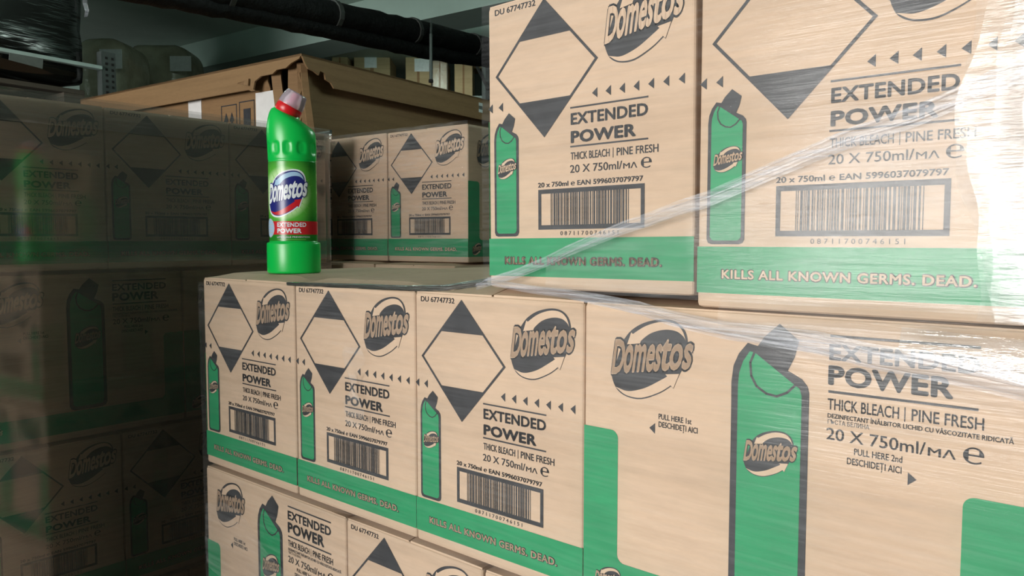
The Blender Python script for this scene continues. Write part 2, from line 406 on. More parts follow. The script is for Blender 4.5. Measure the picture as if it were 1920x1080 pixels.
def face_short():
    P = []
    g = Flat(L1).rect(0.0, CW, 0.0129, 0.0529); P.append(('green_band', g.mesh('green_band', INKG), None))
    s = Flat(L2).text('KILLS ALL KNOWN GERMS. DEAD.', 0.0222, 0.0249, 0.0091, 0.2135, bold=0.075); P.append(('slogan_outline', s.mesh('slogan_outline', INKB), None))
    s = Flat(L3).text('KILLS ALL KNOWN GERMS. DEAD.', 0.0232, 0.0257, 0.0075, 0.2125, bold=0.026); P.append(('slogan_lettering', s.mesh('slogan_lettering', CREAM), 'slogan_outline'))
    # hazard diamond
    d = Flat(L2); A, Lf, R, B = (0.0770, 0.2943), (0.0110, 0.2249), (0.1426, 0.2249), (0.0770, 0.1553); t = 0.0036
    def edge(p, q, z): k = (z - p[1]) / (q[1] - p[1]); return (p[0] + (q[0] - p[0]) * k, z)
    z1, z2 = 0.2565, 0.1934
    al, ar, bl, br = edge(A, Lf, z1), edge(A, R, z1), edge(B, Lf, z2), edge(B, R, z2)
    d.poly([A, al, ar]); d.poly([B, br, bl])
    d.poly([al, Lf, (Lf[0] + t, Lf[1]), (al[0] + t, z1)]); d.poly([Lf, bl, (bl[0] + t, z2), (Lf[0] + t, Lf[1])])
    d.poly([ar, (ar[0] - t, z1), (R[0] - t, R[1]), R]); d.poly([R, (R[0] - t, R[1]), (br[0] - t, z2), br])
    P.append(('diamond_mark', d.mesh('diamond_mark', INKB), None))
    dk, pl = logo(0.1486, 0.216, 0.0838, 0.0757)
    P.append(('brand_logo', dk.mesh('brand_logo', INKB), None)); P.append(('logo_lettering', pl.mesh('logo_lettering', CREAM), 'brand_logo'))
    sx = 0.0340 / 0.0656; sz = (0.185 - 0.055) / (0.2929 - 0.045)
    T = lambda pts: [(0.0085 + (x - 0.1531) * sx, 0.055 + (z - 0.045) * sz) for x, z in pts]
    o, f, a = bottle_picture(T, 0.045, 0.0011)
    P.append(('bottle_picture', o.mesh('bottle_picture', INKB), None)); P.append(('bottle_fill', f.mesh('bottle_fill', INKG), 'bottle_picture')); P.append(('bottle_line', a.mesh('bottle_line', INKB), 'bottle_picture'))
    dk, pl = logo(0.0135, 0.1160, 0.0258, 0.0215, 0.02)
    for q in (dk, pl): q.mb.v = [(x, y - 0.0006, z) for x, y, z in q.mb.v]
    P.append(('picture_roundel', dk.mesh('picture_roundel', INKB), 'bottle_picture')); P.append(('picture_lettering', pl.mesh('picture_lettering', CREAM), 'bottle_picture'))
    for x in [0.0004, 0.0151] + [0.1359 + 0.0155 * k for k in range(7)]:
        P.append(('tear_arrow', Flat(L2).poly([(x, 0.1922), (x + 0.0060, 0.1875), (x + 0.0060, 0.1970)]).mesh('tear_arrow', INKB), None))
    t_ = Flat(L2).rect(0.1097, 0.1980, 0.1802, 0.1818).rect(0.1097, 0.1980, 0.1422, 0.1438)
    t_.text('EXTENDED', 0.1103, 0.1642, 0.0115, 0.1978, bold=0.030).text('POWER', 0.1103, 0.1463, 0.0119, 0.1850, bold=0.042)
    P.append(('title_lettering', t_.mesh('title_lettering', INKB), None))
    t_ = Flat(L2).text('THICK BLEACH', 0.1102, 0.1300, 0.0073, 0.1560, bold=0.012).text('PINE FRESH', 0.1640, 0.1300, 0.0073, 0.2088, bold=0.012).rect(0.1597, 0.1603, 0.1285, 0.1380)
    t_.text('20 X 750ml/', 0.1093, 0.1172, 0.0076, 0.1700, bold=0.008).text('M\u039b', 0.1712, 0.1172, 0.0052, 0.1865, bold=0.010).text('\u212e', 0.1905, 0.1165, 0.0125, 0.2018, bold=0.005)
    P.append(('product_lettering', t_.mesh('product_lettering', INKB), None))
    t_ = Flat(L2).text('20 x 750ml \u212e EAN 5996037079797', 0.0684, 0.1047, 0.0049, 0.1930, bold=0.022)
    P.append(('article_number', t_.mesh('article_number', INKB), None))
    b = Flat(L2); frame_poly(b, [(0.0688, 0.0615), (0.1945, 0.0615), (0.1945, 0.1024), (0.0688, 0.1024)], [(0.0725, 0.0660), (0.1905, 0.0660), (0.1905, 0.0980), (0.0725, 0.0980)])
    P.append(('barcode_frame', b.mesh('barcode_frame', INKB), None))
    b = Flat(L2)
    for a0, a1 in BARS: b.rect(a0, a1, 0.0660, 0.0980)
    P.append(('barcode_bars', b.mesh('barcode_bars', INKB), 'barcode_frame'))
    t_ = Flat(L2).text('0 8 7 1 1 7 0 0 7 4 6 1 5 1', 0.0972, 0.0556, 0.0040, 0.1659); P.append(('barcode_digits', t_.mesh('barcode_digits', INKB), 'barcode_frame'))
    t_ = Flat(L2).text('DU 67747732', 0.0105, 0.2893, 0.0060, 0.0658, bold=0.015); P.append(('stock_code', t_.mesh('stock_code', INKB), None))
    return P

def face_long():
    P = []
    g = Flat(L1)
    def corner(cx, cz, r, a0, a1, n=6): return [(cx + r * math.cos(math.radians(a0 + (a1 - a0) * i / n)), cz + r * math.sin(math.radians(a0 + (a1 - a0) * i / n))) for i in range(n + 1)]
    r = 0.008; x1 = 0.0395; zt = 0.1790; zb = 0.0500
    g.poly([(0.0003, 0.0129), (x1 + r, 0.0129)] + [(x1 + r, zb)] + corner(x1 + r, zb + r, r, 270, 180)[1:] + corner(x1 - r, zt - r, r, 0, 90) + [(0.0003, zt)])
    g.poly([(x1 + r, 0.0129), (CL - x1 - r, 0.0129), (CL - x1 - r, zb), (x1 + r, zb)])
    m = lambda pts: [(CL - a, b) for a, b in pts][::-1]
    g.poly(m([(0.0003, 0.0129), (x1 + r, 0.0129)] + [(x1 + r, zb)] + corner(x1 + r, zb + r, r, 270, 180)[1:] + corner(x1 - r, zt - r, r, 0, 90) + [(0.0003, zt)]))
    P.append(('green_border', g.mesh('green_border', INKG), None))
    dk, pl = logo(0.0299, 0.2131, 0.0849, 0.0760)
    P.append(('brand_logo', dk.mesh('brand_logo', INKB), None)); P.append(('logo_lettering', pl.mesh('logo_lettering', CREAM), 'brand_logo'))
    dk, pl = logo(0.0135, 0.0165, 0.0320, 0.0270)
    P.append(('border_logo', dk.mesh('border_logo', INKB), None)); P.append(('border_logo_lettering', pl.mesh('border_logo_lettering', CREAM), 'border_logo'))
    o, f, a = bottle_picture(lambda p: list(p), 0.052, 0.0010)
    P.append(('bottle_picture', o.mesh('bottle_picture', INKB), None)); P.append(('bottle_fill', f.mesh('bottle_fill', INKG), 'bottle_picture')); P.append(('bottle_line', a.mesh('bottle_line', INKB), 'bottle_picture'))
    dk, pl = logo(0.1643, 0.1635, 0.0450, 0.0405)
    for q in (dk, pl): q.mb.v = [(x, y - 0.0006, z) for x, y, z in q.mb.v]
    P.append(('picture_roundel', dk.mesh('picture_roundel', INKB), 'bottle_picture')); P.append(('picture_lettering', pl.mesh('picture_lettering', CREAM), 'bottle_picture'))
    t_ = Flat(L2).rect(0.2340, 0.3360, 0.2853, 0.2873).rect(0.2335, 0.3360, 0.2412, 0.2432)
    t_.text('EXTENDED', 0.2335, 0.2672, 0.0128, 0.3361, bold=0.030).text('POWER', 0.2331, 0.2475, 0.0157, 0.3203, bold=0.042)
    P.append(('title_lettering', t_.mesh('title_lettering', INKB), None))
    t_ = Flat(L2).text('THICK BLEACH', 0.2332, 0.2280, 0.0088, 0.2850, bold=0.012).text('PINE FRESH', 0.2935, 0.2280, 0.0088, 0.3397, bold=0.012).rect(0.2886, 0.2893, 0.2265, 0.2375)
    t_.text('DEZINFECTANT \u00ceN\u0102LBITOR LICHID CU V\u00c2SCOZITATE RIDICAT\u0102', 0.2334, 0.2213, 0.0036, 0.3576, bold=0.02, res=2)
    t_.text('\u0413\u042a\u0421\u0422\u0410 \u0411\u0415\u041b\u0418\u041d\u0410', 0.2336, 0.2166, 0.0034, 0.2644, bold=0.0, res=2)
    t_.text('20 X 750ml/', 0.2328, 0.2040, 0.0093, 0.3035, bold=0.008).text('M\u039b', 0.3050, 0.2040, 0.0062, 0.3230, bold=0.010).text('\u212e', 0.3275, 0.2032, 0.0150, 0.3405, bold=0.005)
    P.append(('product_lettering', t_.mesh('product_lettering', INKB), None))
    t_ = Flat(L2).text('PULL HERE 1st', 0.0831, 0.1971, 0.0051, 0.1160, bold=0.012).text('DESCHIDE\u021aI AICI', 0.0832, 0.1898, 0.0052, 0.1221, bold=0.012)
    P.append(('opening_note', t_.mesh('opening_note', INKB), None))
    P.append(('tear_arrow', Flat(L2).poly([(0.0736, 0.1876), (0.0794, 0.1828), (0.0794, 0.1926)]).mesh('tear_arrow', INKB), None))
    t_ = Flat(L2).text('PULL HERE 2nd', 0.2540, 0.1951, 0.0051, 0.2882, bold=0.012).text('DESCHIDE\u021aI AICI', 0.2489, 0.1869, 0.0052, 0.2879, bold=0.012)
    P.append(('opening_note', t_.mesh('opening_note', INKB), None))
    P.append(('tear_arrow', Flat(L2).poly([(0.2982, 0.1843), (0.2923, 0.1889), (0.2923, 0.1792)]).mesh('tear_arrow', INKB), None))
    return P

FACES = {'short': face_short(), 'long': face_long()}

# ------------------------------------------------------------------ cartons
def rrect(w_, d_, r, n=3):
    pts = []
    for cx, cy, a0 in ((w_ - r, r, -90), (w_ - r, d_ - r, 0), (r, d_ - r, 90), (r, r, 180)):
        for i in range(n + 1):
            a = math.radians(a0 + 90 * i / n); pts.append((cx + r * math.cos(a), cy + r * math.sin(a)))
    return pts

_bm = {}
def body_mesh(w_, d_):
    k = ('body', w_, d_)
    if k not in _bm:
        mb = MB(); rings = []
        for z, ins in ((0.0, 0.003), (0.0015, 0.0006), (0.004, 0.0), (CH - 0.004, 0.0), (CH - 0.0015, 0.0006), (CH - 0.0002, 0.0022)):
            rings.append([(ins + x * (w_ - 2 * ins) / w_, ins + y * (d_ - 2 * ins) / d_, z) for x, y in rrect(w_, d_, 0.0035)])
        mb.rings(rings); _bm[k] = mb.mesh('body', KRAFT)
    return _bm[k]

def flap_mesh(w_, d_, puff, side):
    """Half of the closed lid, hinged on a long edge and slightly pillowed."""
    k = ('flap', w_, d_, puff, side)
    if k not in _bm:
        mb = MB(); n = 12; ins = 0.0018; gap = 0.0016
        along_x = w_ > d_
        def g(t, ln): e = min(t, ln - t); q = min(e / 0.05, 1.0); return 1 - (1 - q) ** 2
        if along_x: xs = [ins, w_ - ins]; ys = [ins, d_ / 2 - gap] if side == 0 else [d_ / 2 + gap, d_ - ins]
        else: ys = [ins, d_ - ins]; xs = [ins, w_ / 2 - gap] if side == 0 else [w_ / 2 + gap, w_ - ins]
        V = []; 
        for j in range(n + 1):
            for i in range(n + 1):
                x = xs[0] + (xs[1] - xs[0]) * i / n; y = ys[0] + (ys[1] - ys[0]) * j / n
                V.append((x, y, CH + 0.0006 + puff * g(x, w_) * g(y, d_) + (0.0006 if side else 0.0)))
        F = [(j * (n + 1) + i, j * (n + 1) + i + 1, (j + 1) * (n + 1) + i + 1, (j + 1) * (n + 1) + i) for j in range(n) for i in range(n)]
        rim = [i for i in range(n + 1)] + [(j * (n + 1) + n) for j in range(1, n + 1)] + [n * (n + 1) + i for i in range(n - 1, -1, -1)] + [j * (n + 1) for j in range(n - 1, 0, -1)]
        b = len(V); V += [(V[i][0], V[i][1], V[i][2] - 0.003) for i in rim]
        for q in range(len(rim)):
            F.append((rim[q], b + q, b + (q + 1) % len(rim), rim[(q + 1) % len(rim)]))
        mb.add(V, F); _bm[k] = mb.mesh('top_flap', KRAFT)
    return _bm[k]

HALF = math.pi / 2
def carton(kind, loc, rotz=0.0, label='', group=None, width=None, puff=0.005, front=True, left=False, right=False, roll=0.0):
    w_, d_ = (CW, CL) if kind == 'short' else (CL, CW)
    root = empty('bleach_carton', loc, rotz, roll)
    tag(root, label, 'box', group)
    if width: root.scale = (width / w_, 1, 1)
    link(bpy.data.objects.new('body', body_mesh(w_, d_)), root)
    for s in (0, 1): link(bpy.data.objects.new('top_flap', flap_mesh(w_, d_, puff, s)), root)
    other = 'long' if kind == 'short' else 'short'
    jobs = []
    if front: jobs.append((kind, Matrix.Identity(4)))
    if left: jobs.append((other, Matrix.Translation((0, d_, 0)) @ Matrix.Rotation(-HALF, 4, 'Z')))
    if right: jobs.append((other, Matrix.Translation((w_, 0, 0)) @ Matrix.Rotation(HALF, 4, 'Z')))
    for face, mt in jobs:
        made = {}
        for name, me, par in FACES[face]:
            o = bpy.data.objects.new(name, me); COL.objects.link(o)
            if par: o.parent = made[par]
            else: o.parent = root; o.matrix_local = mt
            made[name] = o
    return root

DARKWOOD = plain('weathered_wood', (0.07, 0.06, 0.045), 0.85, var=0.3, scale=10, stretch=(0.3, 3, 3))
def pallet(loc, rotz, lx, ly, label, group=None, WOOD=WOOD):
    root = empty('wooden_pallet', loc, rotz); tag(root, label, 'pallet', group)
    nb = max(4, int(round(ly / 0.16)))
    bd = MB().box(0, lx, 0, 0.11, 0.122, 0.144, 0.002).mesh('deck_board', WOOD)
    for i in range(nb):
        o = link(bpy.data.objects.new('deck_board', bd), root); o.location = (0, i * (ly - 0.11) / (nb - 1), 0)
    st = MB().box(0, 0.10, 0, ly, 0.100, 0.1215, 0.002).mesh('stringer_board', WOOD)
    sk = MB().box(0, 0.10, 0, ly, 0.0, 0.0215, 0.002).mesh('bottom_board', WOOD)
    bk = MB().box(0, 0.10, 0, 0.12, 0.022, 0.0995, 0.003).mesh('block', WOOD)
    for i in range(3):
        x = i * (lx - 0.10) / 2
        for me in (st, sk):
            o = link(bpy.data.objects.new(me.name, me), root); o.location = (x, 0, 0)
        for j in range(3):
            o = link(bpy.data.objects.new('block', bk), root); o.location = (x, j * (ly - 0.12) / 2, 0)
    return root

# ------------------------------------------------------------------ the room
RA = math.radians(5.5)                                   # the building is turned a little against the pallets
RM = Matrix.Rotation(RA, 4, 'Z')
XD = Vector((math.cos(RA), math.sin(RA), 0)); YD = Vector((-math.sin(RA), math.cos(RA), 0))
X0, X1, Y0, Y1 = -8.0, 5.5, -7.0, 11.0
def room_box(name, x0, x1, y0, y1, z0, z1, mat, parent=None):
    o = MB().box(x0, x1, y0, y1, z0, z1).obj(name, mat, parent)
    if parent is None: o.matrix_world = RM; struct(o)
    return o
room_box('floor', X0, X1, Y0, Y1, FLOOR - 0.1, FLOOR, CONCRETE)
ceil = room_box('ceiling', X0, X1, Y0, Y1, CEIL, CEIL + 0.15, CEILM)
pb = at(635, 71, 5.1); pbl = RM.inverted() @ pb
BZ = pb.z
for k in range(-3, 3):
    y = pbl.y + 3.1 * k
    if y < Y0 + 0.5 or y > Y1 - 0.5: continue
    room_box('beam', X0, X1, y, y + 0.32, BZ, CEIL + 0.01, BEAMM, ceil)
room_box('wall_left', X0 - 0.15, X0, Y0, Y1, FLOOR, CEIL, WALLM)
room_box('wall_right', X1, X1 + 0.15, Y0, Y1, FLOOR, CEIL, WALLM)
room_box('wall_back', X0, X1, Y1, Y1 + 0.15, FLOOR, CEIL, WALLM)
wf = MB(); DX0, DX1, DZ = -2.42, 1.10, 1.48
wf.box(X0, DX0, Y0 - 0.15, Y0, FLOOR, CEIL).box(DX1, X1, Y0 - 0.15, Y0, FLOOR, CEIL).box(DX0, DX1, Y0 - 0.15, Y0, DZ, CEIL)
o = wf.obj('wall_front', WALLM); o.matrix_world = RM; struct(o)

# ------------------------------------------------------------------ the near pallet: layers of cartons
ST = 'hidden cartons in the lower layers and back rows'
HL = 'plain bleach carton hidden behind or below the printed ones'
carton('short', (0.0375, 0, -0.300), 0, 'bleach carton with the green bottle standing on it, leftmost in the near row', 'cartons of the near row', 0.2515, 0.0095, left=True)
carton('short', (0.2918, 0, -0.300), 0, 'bleach carton second from left in the near row, its film torn over the logo', 'cartons of the near row', 0.2455, 0.009)
carton('short', (0.5380, 0, -0.300), 0, 'bleach carton third from left in the near row, left of the wide-faced one', 'cartons of the near row', 0.2440, 0.009)
carton('long', (0.7827, 0, -0.300), 0, 'wide-faced bleach carton with a large green bottle picture and opening notes at right', 'cartons of the near row', 0.3685, 0.0022)
carton('short', (1.1530, 0.002, -0.300), 0, 'bleach carton at the right picture edge, right of the wide-faced one', 'cartons of the near row', None, 0.0022)
carton('short', (0.6519, 0.0061, 0.0097), -0.006, 'upper bleach carton with a film rope across its slogan, left of the two on top', 'cartons stacked on top', None, 0.006, left=True, roll=-0.008)
carton('short', (0.9024, -0.0005, 0.0027), 0.009, 'upper bleach carton under glaring film, right of the two large ones on top', 'cartons stacked on top', None, 0.006)
carton('short', (1.1530, 0.006, 0.0027), 0.0, 'sliver of an upper bleach carton at the extreme right edge behind glaring film', 'cartons stacked on top', None, 0.006)
carton('long', (0.0320, 0, -0.608), 0, 'wide-faced bleach carton in the bottom row, under the bottle carton', 'cartons of the bottom row', 0.3665, 0.006, left=True)
carton('short', (0.4005, 0, -0.608), 0, 'bleach carton in the bottom row with only its black diamond tip showing', 'cartons of the bottom row', None, 0.006)
carton('short', (0.6480, 0, -0.608), 0, 'bleach carton at the bottom edge below the third carton of the near row', 'cartons of the bottom row', None, 0.006)
carton('short', (0.8960, 0, -0.608), 0, HL, ST, None, 0.006, front=False)
for i in range(4): carton('short', (0.0375 + 0.2490 * i, 0, -0.916), 0, HL, ST, None, 0.006, front=False)
for z in (-0.302, -0.610, -0.918):
    for i in range(3): carton('short', (0.082 + 0.2480 * i, 0.376, z), 0, HL if z < -0.5 else ('second-row bleach carton showing only its lid, right behind the bottle carton', 'second-row bleach carton showing only its lid, middle of three', 'second-row bleach carton with its lid beside the upper carton')[i], ST if z < -0.5 else 'cartons of the second row', None, 0.006, front=False)
pallet((0.03, 0.0, FLOOR), 0, 1.20, 0.76, 'wooden pallet under the near stack of cartons')

# ------------------------------------------------------------------ the wrapped pallet on the left (faces +X)
LX = -0.295
LG = 'cartons of the dark wrapped pallet'
for y, wd, lb in ((-0.257, 0.2465, 'dark film-covered carton at the left picture edge, top layer'), (-0.0095, 0.249, 'dark film-covered carton in the middle of the top layer at left'), (0.241, 0.242, 'dark film-covered carton behind the green bottle, top layer at left')):
    carton('short', (LX, y, 0.006), HALF, lb, LG, wd, 0.004)
for y, wd, lb in ((-0.239, 0.368, 'dark wide-faced carton with a large bottle picture, second layer at left'), (0.131, 0.352, 'dark wide-faced carton half hidden by the near row, second layer at left')):
    carton('long', (LX, y, -0.302), HALF, lb, LG, wd, 0.004)
for y, wd, lb in ((-0.244, 0.247, 'dark carton at the lower left picture corner, third layer'), (0.005, 0.247, 'dark carton beside the near stack, third layer at left'), (0.254, 0.229, None)):
    carton('short', (LX, y, -0.610), HALF, lb or HL, LG if lb else ST, wd, 0.004)
for y, wd in ((-0.239, 0.368), (0.131, 0.352)): carton('long', (LX, y, -0.918), HALF, HL, ST, wd, 0.004, front=False)
for z in (-0.918, -0.610, -0.302, 0.006):  # unseen stack, added to shade the near row and the left pallet
    for x in (-0.630, -0.258): carton('long', (x, -1.62, z), 0, 'plain bleach carton of an unseen stack, added for the shade on the near row', 'unseen cartons added for shade', None, 0.004, front=False)
pallet((-0.65, -1.64, FLOOR), 0, 0.78, 0.40, 'wooden pallet under the unseen stack added for shade')
pallet((LX, -0.26, FLOOR), HALF, 0.76, 0.80, 'wooden pallet under the dark wrapped stack')

# ------------------------------------------------------------------ the pallet behind
BA = 0.0724; be = Vector((math.cos(BA), math.sin(BA), 0)); bn = Vector((-math.sin(BA), math.cos(BA), 0))
B0 = Vector((-0.1916, 0.5836, 0.0108))
carton('short', B0, BA, 'sunlit bleach carton behind the bottle, right of the two in the back', 'cartons in the back', None, 0.004, right=True)
carton('short', B0 - be * 0.2475, BA, 'bleach carton behind the bottle with a hard shadow across its left half', 'cartons in the back', None, 0.004)
for k, z in enumerate((-0.2965, -0.6045, -0.9125)):
    for i in (0, 1):
        p = B0 - be * (0.2475 * i) - bn * 0.045; carton('short', (p.x, p.y, z), BA, HL, ST, None, 0.005, front=False)
p = B0 - be * 0.27 - bn * 0.06
pallet((p.x, p.y, FLOOR), BA, 0.47, 0.42, 'wooden pallet under the cartons in the back')

# ------------------------------------------------------------------ the bleach bottle on the near row
def wrapped(fl, lift, rx=0.0358, ry=0.0288, phi0=-0.17):
    """Flat artwork (arc length, height) bent round the oval label wall."""
    bm = bmesh.new(); vs_ = [bm.verts.new(v) for v in fl.mb.v]
    for f in fl.mb.f:
        try: bm.faces.new([vs_[i] for i in f])
        except ValueError: pass
    bmesh.ops.triangulate(bm, faces=bm.faces[:])
    for _ in range(5):
        es = [e for e in bm.edges if abs(e.verts[0].co.x - e.verts[1].co.x) > 0.004]
        if not es: break
        bmesh.ops.subdivide_edges(bm, edges=es, cuts=1); bmesh.ops.triangulate(bm, faces=bm.faces[:])
    bm.verts.index_update(); out = MB()
    V = []
    for v in bm.verts:
        ph = v.co.x / 0.0325 + phi0
        V.append(((rx + lift) * math.sin(ph), -(ry + lift) * math.cos(ph), v.co.z))
    out.add(V, [[v.index for v in f.verts] for f in bm.faces]); bm.free()
    return out

def build_bottle():
    root = empty('bleach_bottle', (0.1985, 0.062, -0.300 + CH + 0.0101), math.atan2(RGT.y, RGT.x))
    tag(root, 'green plastic bleach bottle with red collar and clear cap, standing on the near row', 'bottle')
    ns = 96
    prof = [(-37.5, 0.6, 37.5, 0.6, 28.5), (-39.4, 1.6, 39.4, 1.6, 30.4), (-40.2, 4.0, 40.2, 4.0, 31), (-40.2, 44.5, 40.2, 44.5, 31), (-39.6, 46.6, 39.6, 46.6, 30.6), (-37.2, 47.6, 37.2, 47.6, 29.4),
            (-35.8, 48.4, 35.8, 48.4, 28.8), (-35.8, 168.5, 35.8, 168.5, 28.8), (-34.9, 170.0, 34.9, 170.0, 28.2), (-35.9, 171.6, 35.9, 171.6, 28.9)]
    for z in range(173, 201): prof.append((-36.1 - (z - 173) * 0.03, z, 36.0, z, 29.0))
    prof += [(-37.3, 208, 35.8, 204, 29), (-37.2, 216, 35.4, 208, 28.8), (-36.6, 225, 34.6, 211.5, 28.4), (-35.2, 234, 33.4, 214.2, 27.6), (-33.0, 242, 31.6, 216.8, 26.4),
             (-30.4, 247.5, 29.0, 219.3, 24.6), (-27.6, 250.6, 24.0, 223.2, 21.6), (-25.2, 252.2, 17.0, 228.5, 18.4), (-23.8, 252.6, 11.0, 233.2, 16.4), (-23.0, 254.5, 11.8, 235.2, 16.2)]
    rings = []
    for xl, zl, xr, zr, ry in prof:
        c = Vector(((xl + xr) / 2, 0, (zl + zr) / 2)); a = Vector(((xr - xl) / 2, 0, (zr - zl) / 2)); r = []
        for k in range(ns):
            th = 2 * math.pi * k / ns
            p = c + a * math.cos(th) + Vector((0, -ry * math.sin(th), 0))
            if 176 < zl < 200 and zr > 176:                       # oval finger recesses
                ph = math.atan2(p.x - c.x, -p.y) ; arc = ph * 33.0
                dz = (zl - 188.0) / 9.0; best = 0.0
                for cen in (-39, -20, 2.0, 24, 46):
                    q = ((abs(arc - cen) / 6.0) ** 3 + abs(dz) ** 3)
                    best = max(best, 1.0 / (1.0 + q ** 4))
                p = c + (p - c) * (1 - 0.055 * best)
            r.append(p * 0.001)
        rings.append(r)
    MB().rings(rings).obj('body', GREENPL, root, smooth=True)
    # collar, cap and spout share the tilted neck axis
    nb = Vector((-5.8, 0, 244.5)); ax = Vector((0.485, 0, 0.874)).normalized(); ux = Vector((ax.z, 0, -ax.x)); uy = Vector((0, 1, 0))
    def lathe(prof2, n=40, cap=True):
        rs = [[(nb + ax * h + ux * (r * math.cos(2 * math.pi * k / n)) + uy * (r * math.sin(2 * math.pi * k / n))) * 0.001 for k in range(n)] for r, h in prof2]
        return MB().rings(rs, cap)
    col = lathe([(18.4, -4.5), (19.6, -3.6), (19.6, 6.0), (19.2, 9.0), (18.6, 10.0), (12, 10.2)]).obj('collar', REDPL, root, smooth=True)
    sp = lathe([(9.5, 10.0), (9.0, 15), (6.0, 17), (5.4, 28.5), (4.6, 30)]).obj('spout', PINKPL, root, smooth=True)
    lathe([(19.0, 9.0), (19.4, 11.0), (18.7, 18), (16.0, 29.5), (14.8, 31.4), (13.0, 32.0), (13.4, 30.8), (15.0, 29.0), (17.6, 18.0), (18.0, 9.5)], cap=False).obj('clear_cap', CLEAR, root, smooth=True)
    lathe([(0.3, 31.6), (13.1, 31.7), (13.0, 32.0), (0.3, 32.0)]).obj('cap_top', CLEAR, root, smooth=True)
    # label artwork
    fl = Flat(0).rect(-0.050, 0.062, 0.0495, 0.1680); lab = wrapped(fl, 0.00025).obj('label', LABELG, root, smooth=True, fix=False)
    ca, cz = 0.0005, 0.1205
    fl = Flat(0); n = 26
    rs = random.Random(5)
    for k in range(n):
        a = 2 * math.pi * (k + rs.uniform(-0.2, 0.2)) / n; r = rs.uniform(0.036, 0.052); dw = 0.028
        fl.poly([(ca + math.cos(a) * r * 0.95, cz + math.sin(a) * r), (ca + math.cos(a + dw) * 0.02, cz + math.sin(a + dw) * 0.02), (ca + math.cos(a - dw) * 0.02, cz + math.sin(a - dw) * 0.02)])
    wrapped(fl, 0.00040).obj('starburst', LABELL, lab, smooth=True, fix=False)
    x0, z0, wd, ht = -0.0272, cz - 0.0330, 0.0590, 0.0660
    T = lambda pts: [(x0 + x * wd, z0 + z * ht) for x, z in pts]
    gr = lambda pts, k: [(0.5 + (x - 0.5) * k, 0.5 + (z - 0.5) * k) for x, z in pts]
    wrapped(Flat(0).poly(T(gr(SILS, 1.07))), 0.00055).obj('roundel_edge', LABELW, lab, smooth=True, fix=False)
    wrapped(Flat(0).poly(T(SILS)), 0.00068).obj('roundel', LABELBL, lab, smooth=True, fix=False)
    fl = Flat(0)
    for q in TOPS: fl.poly(T(q))
    wrapped(fl, 0.00082).obj('pale_arrow', LABELSKY, lab, smooth=True, fix=False)
    fl = Flat(0)
    for q in BOTS: fl.poly(T(q))
    wrapped(fl, 0.00082).obj('red_arrow', LABELR, lab, smooth=True, fix=False)
    v, f = word_mark(0.07); wrapped(Flat(0).raw(T(v), f), 0.00090).obj('logo_outline', LABELBL, lab, fix=False)
    v, f = word_mark(0.032); wrapped(Flat(0).raw(T(v), f), 0.00102).obj('logo_lettering', LABELW, lab, fix=False)
    band = wrapped(Flat(0).rect(-0.050, 0.062, 0.0590, 0.0790), 0.00050).obj('red_band', LABELR, lab, smooth=True, fix=False)
    fl = Flat(0).text('EXTENDED', -0.0100, 0.0706, 0.0064, 0.0305, bold=0.035).text('POWER', -0.0100, 0.0612, 0.0070, 0.0235, bold=0.045)
    wrapped(fl, 0.00070).obj('band_lettering', LABELW, lab, fix=False)
    oval = lambda r1, r2: [(-0.0255 + r1 * math.cos(2 * math.pi * k / 28), 0.0690 + r2 * math.sin(2 * math.pi * k / 28)) for k in range(28)]
    wrapped(Flat(0).poly(oval(0.0105, 0.0142)), 0.00070).obj('badge_rim', SILVER, lab, smooth=True, fix=False)
    wrapped(Flat(0).poly(oval(0.0086, 0.0122)), 0.00082).obj('badge', LABELSKY, lab, smooth=True, fix=False)
    fl = Flat(0)
    for z in (0.0615, 0.0655, 0.0695, 0.0735): fl.rect(-0.0315, -0.0195, z, z + 0.0018)
    wrapped(fl, 0.00095).obj('badge_lines', SILVER, lab, fix=False)
    fl = Flat(0).text('LIMESCALE PREVENTION', -0.0105, 0.0542, 0.0024, 0.0360, bold=0.01); wrapped(fl, 0.0005).obj('small_lettering', LABELW, lab, fix=False)
    wrapped(Flat(0).rect(-0.0100, 0.0300, 0.0514, 0.0520), 0.0005).obj('label_rule', LABELL, lab, fix=False)
build_bottle()

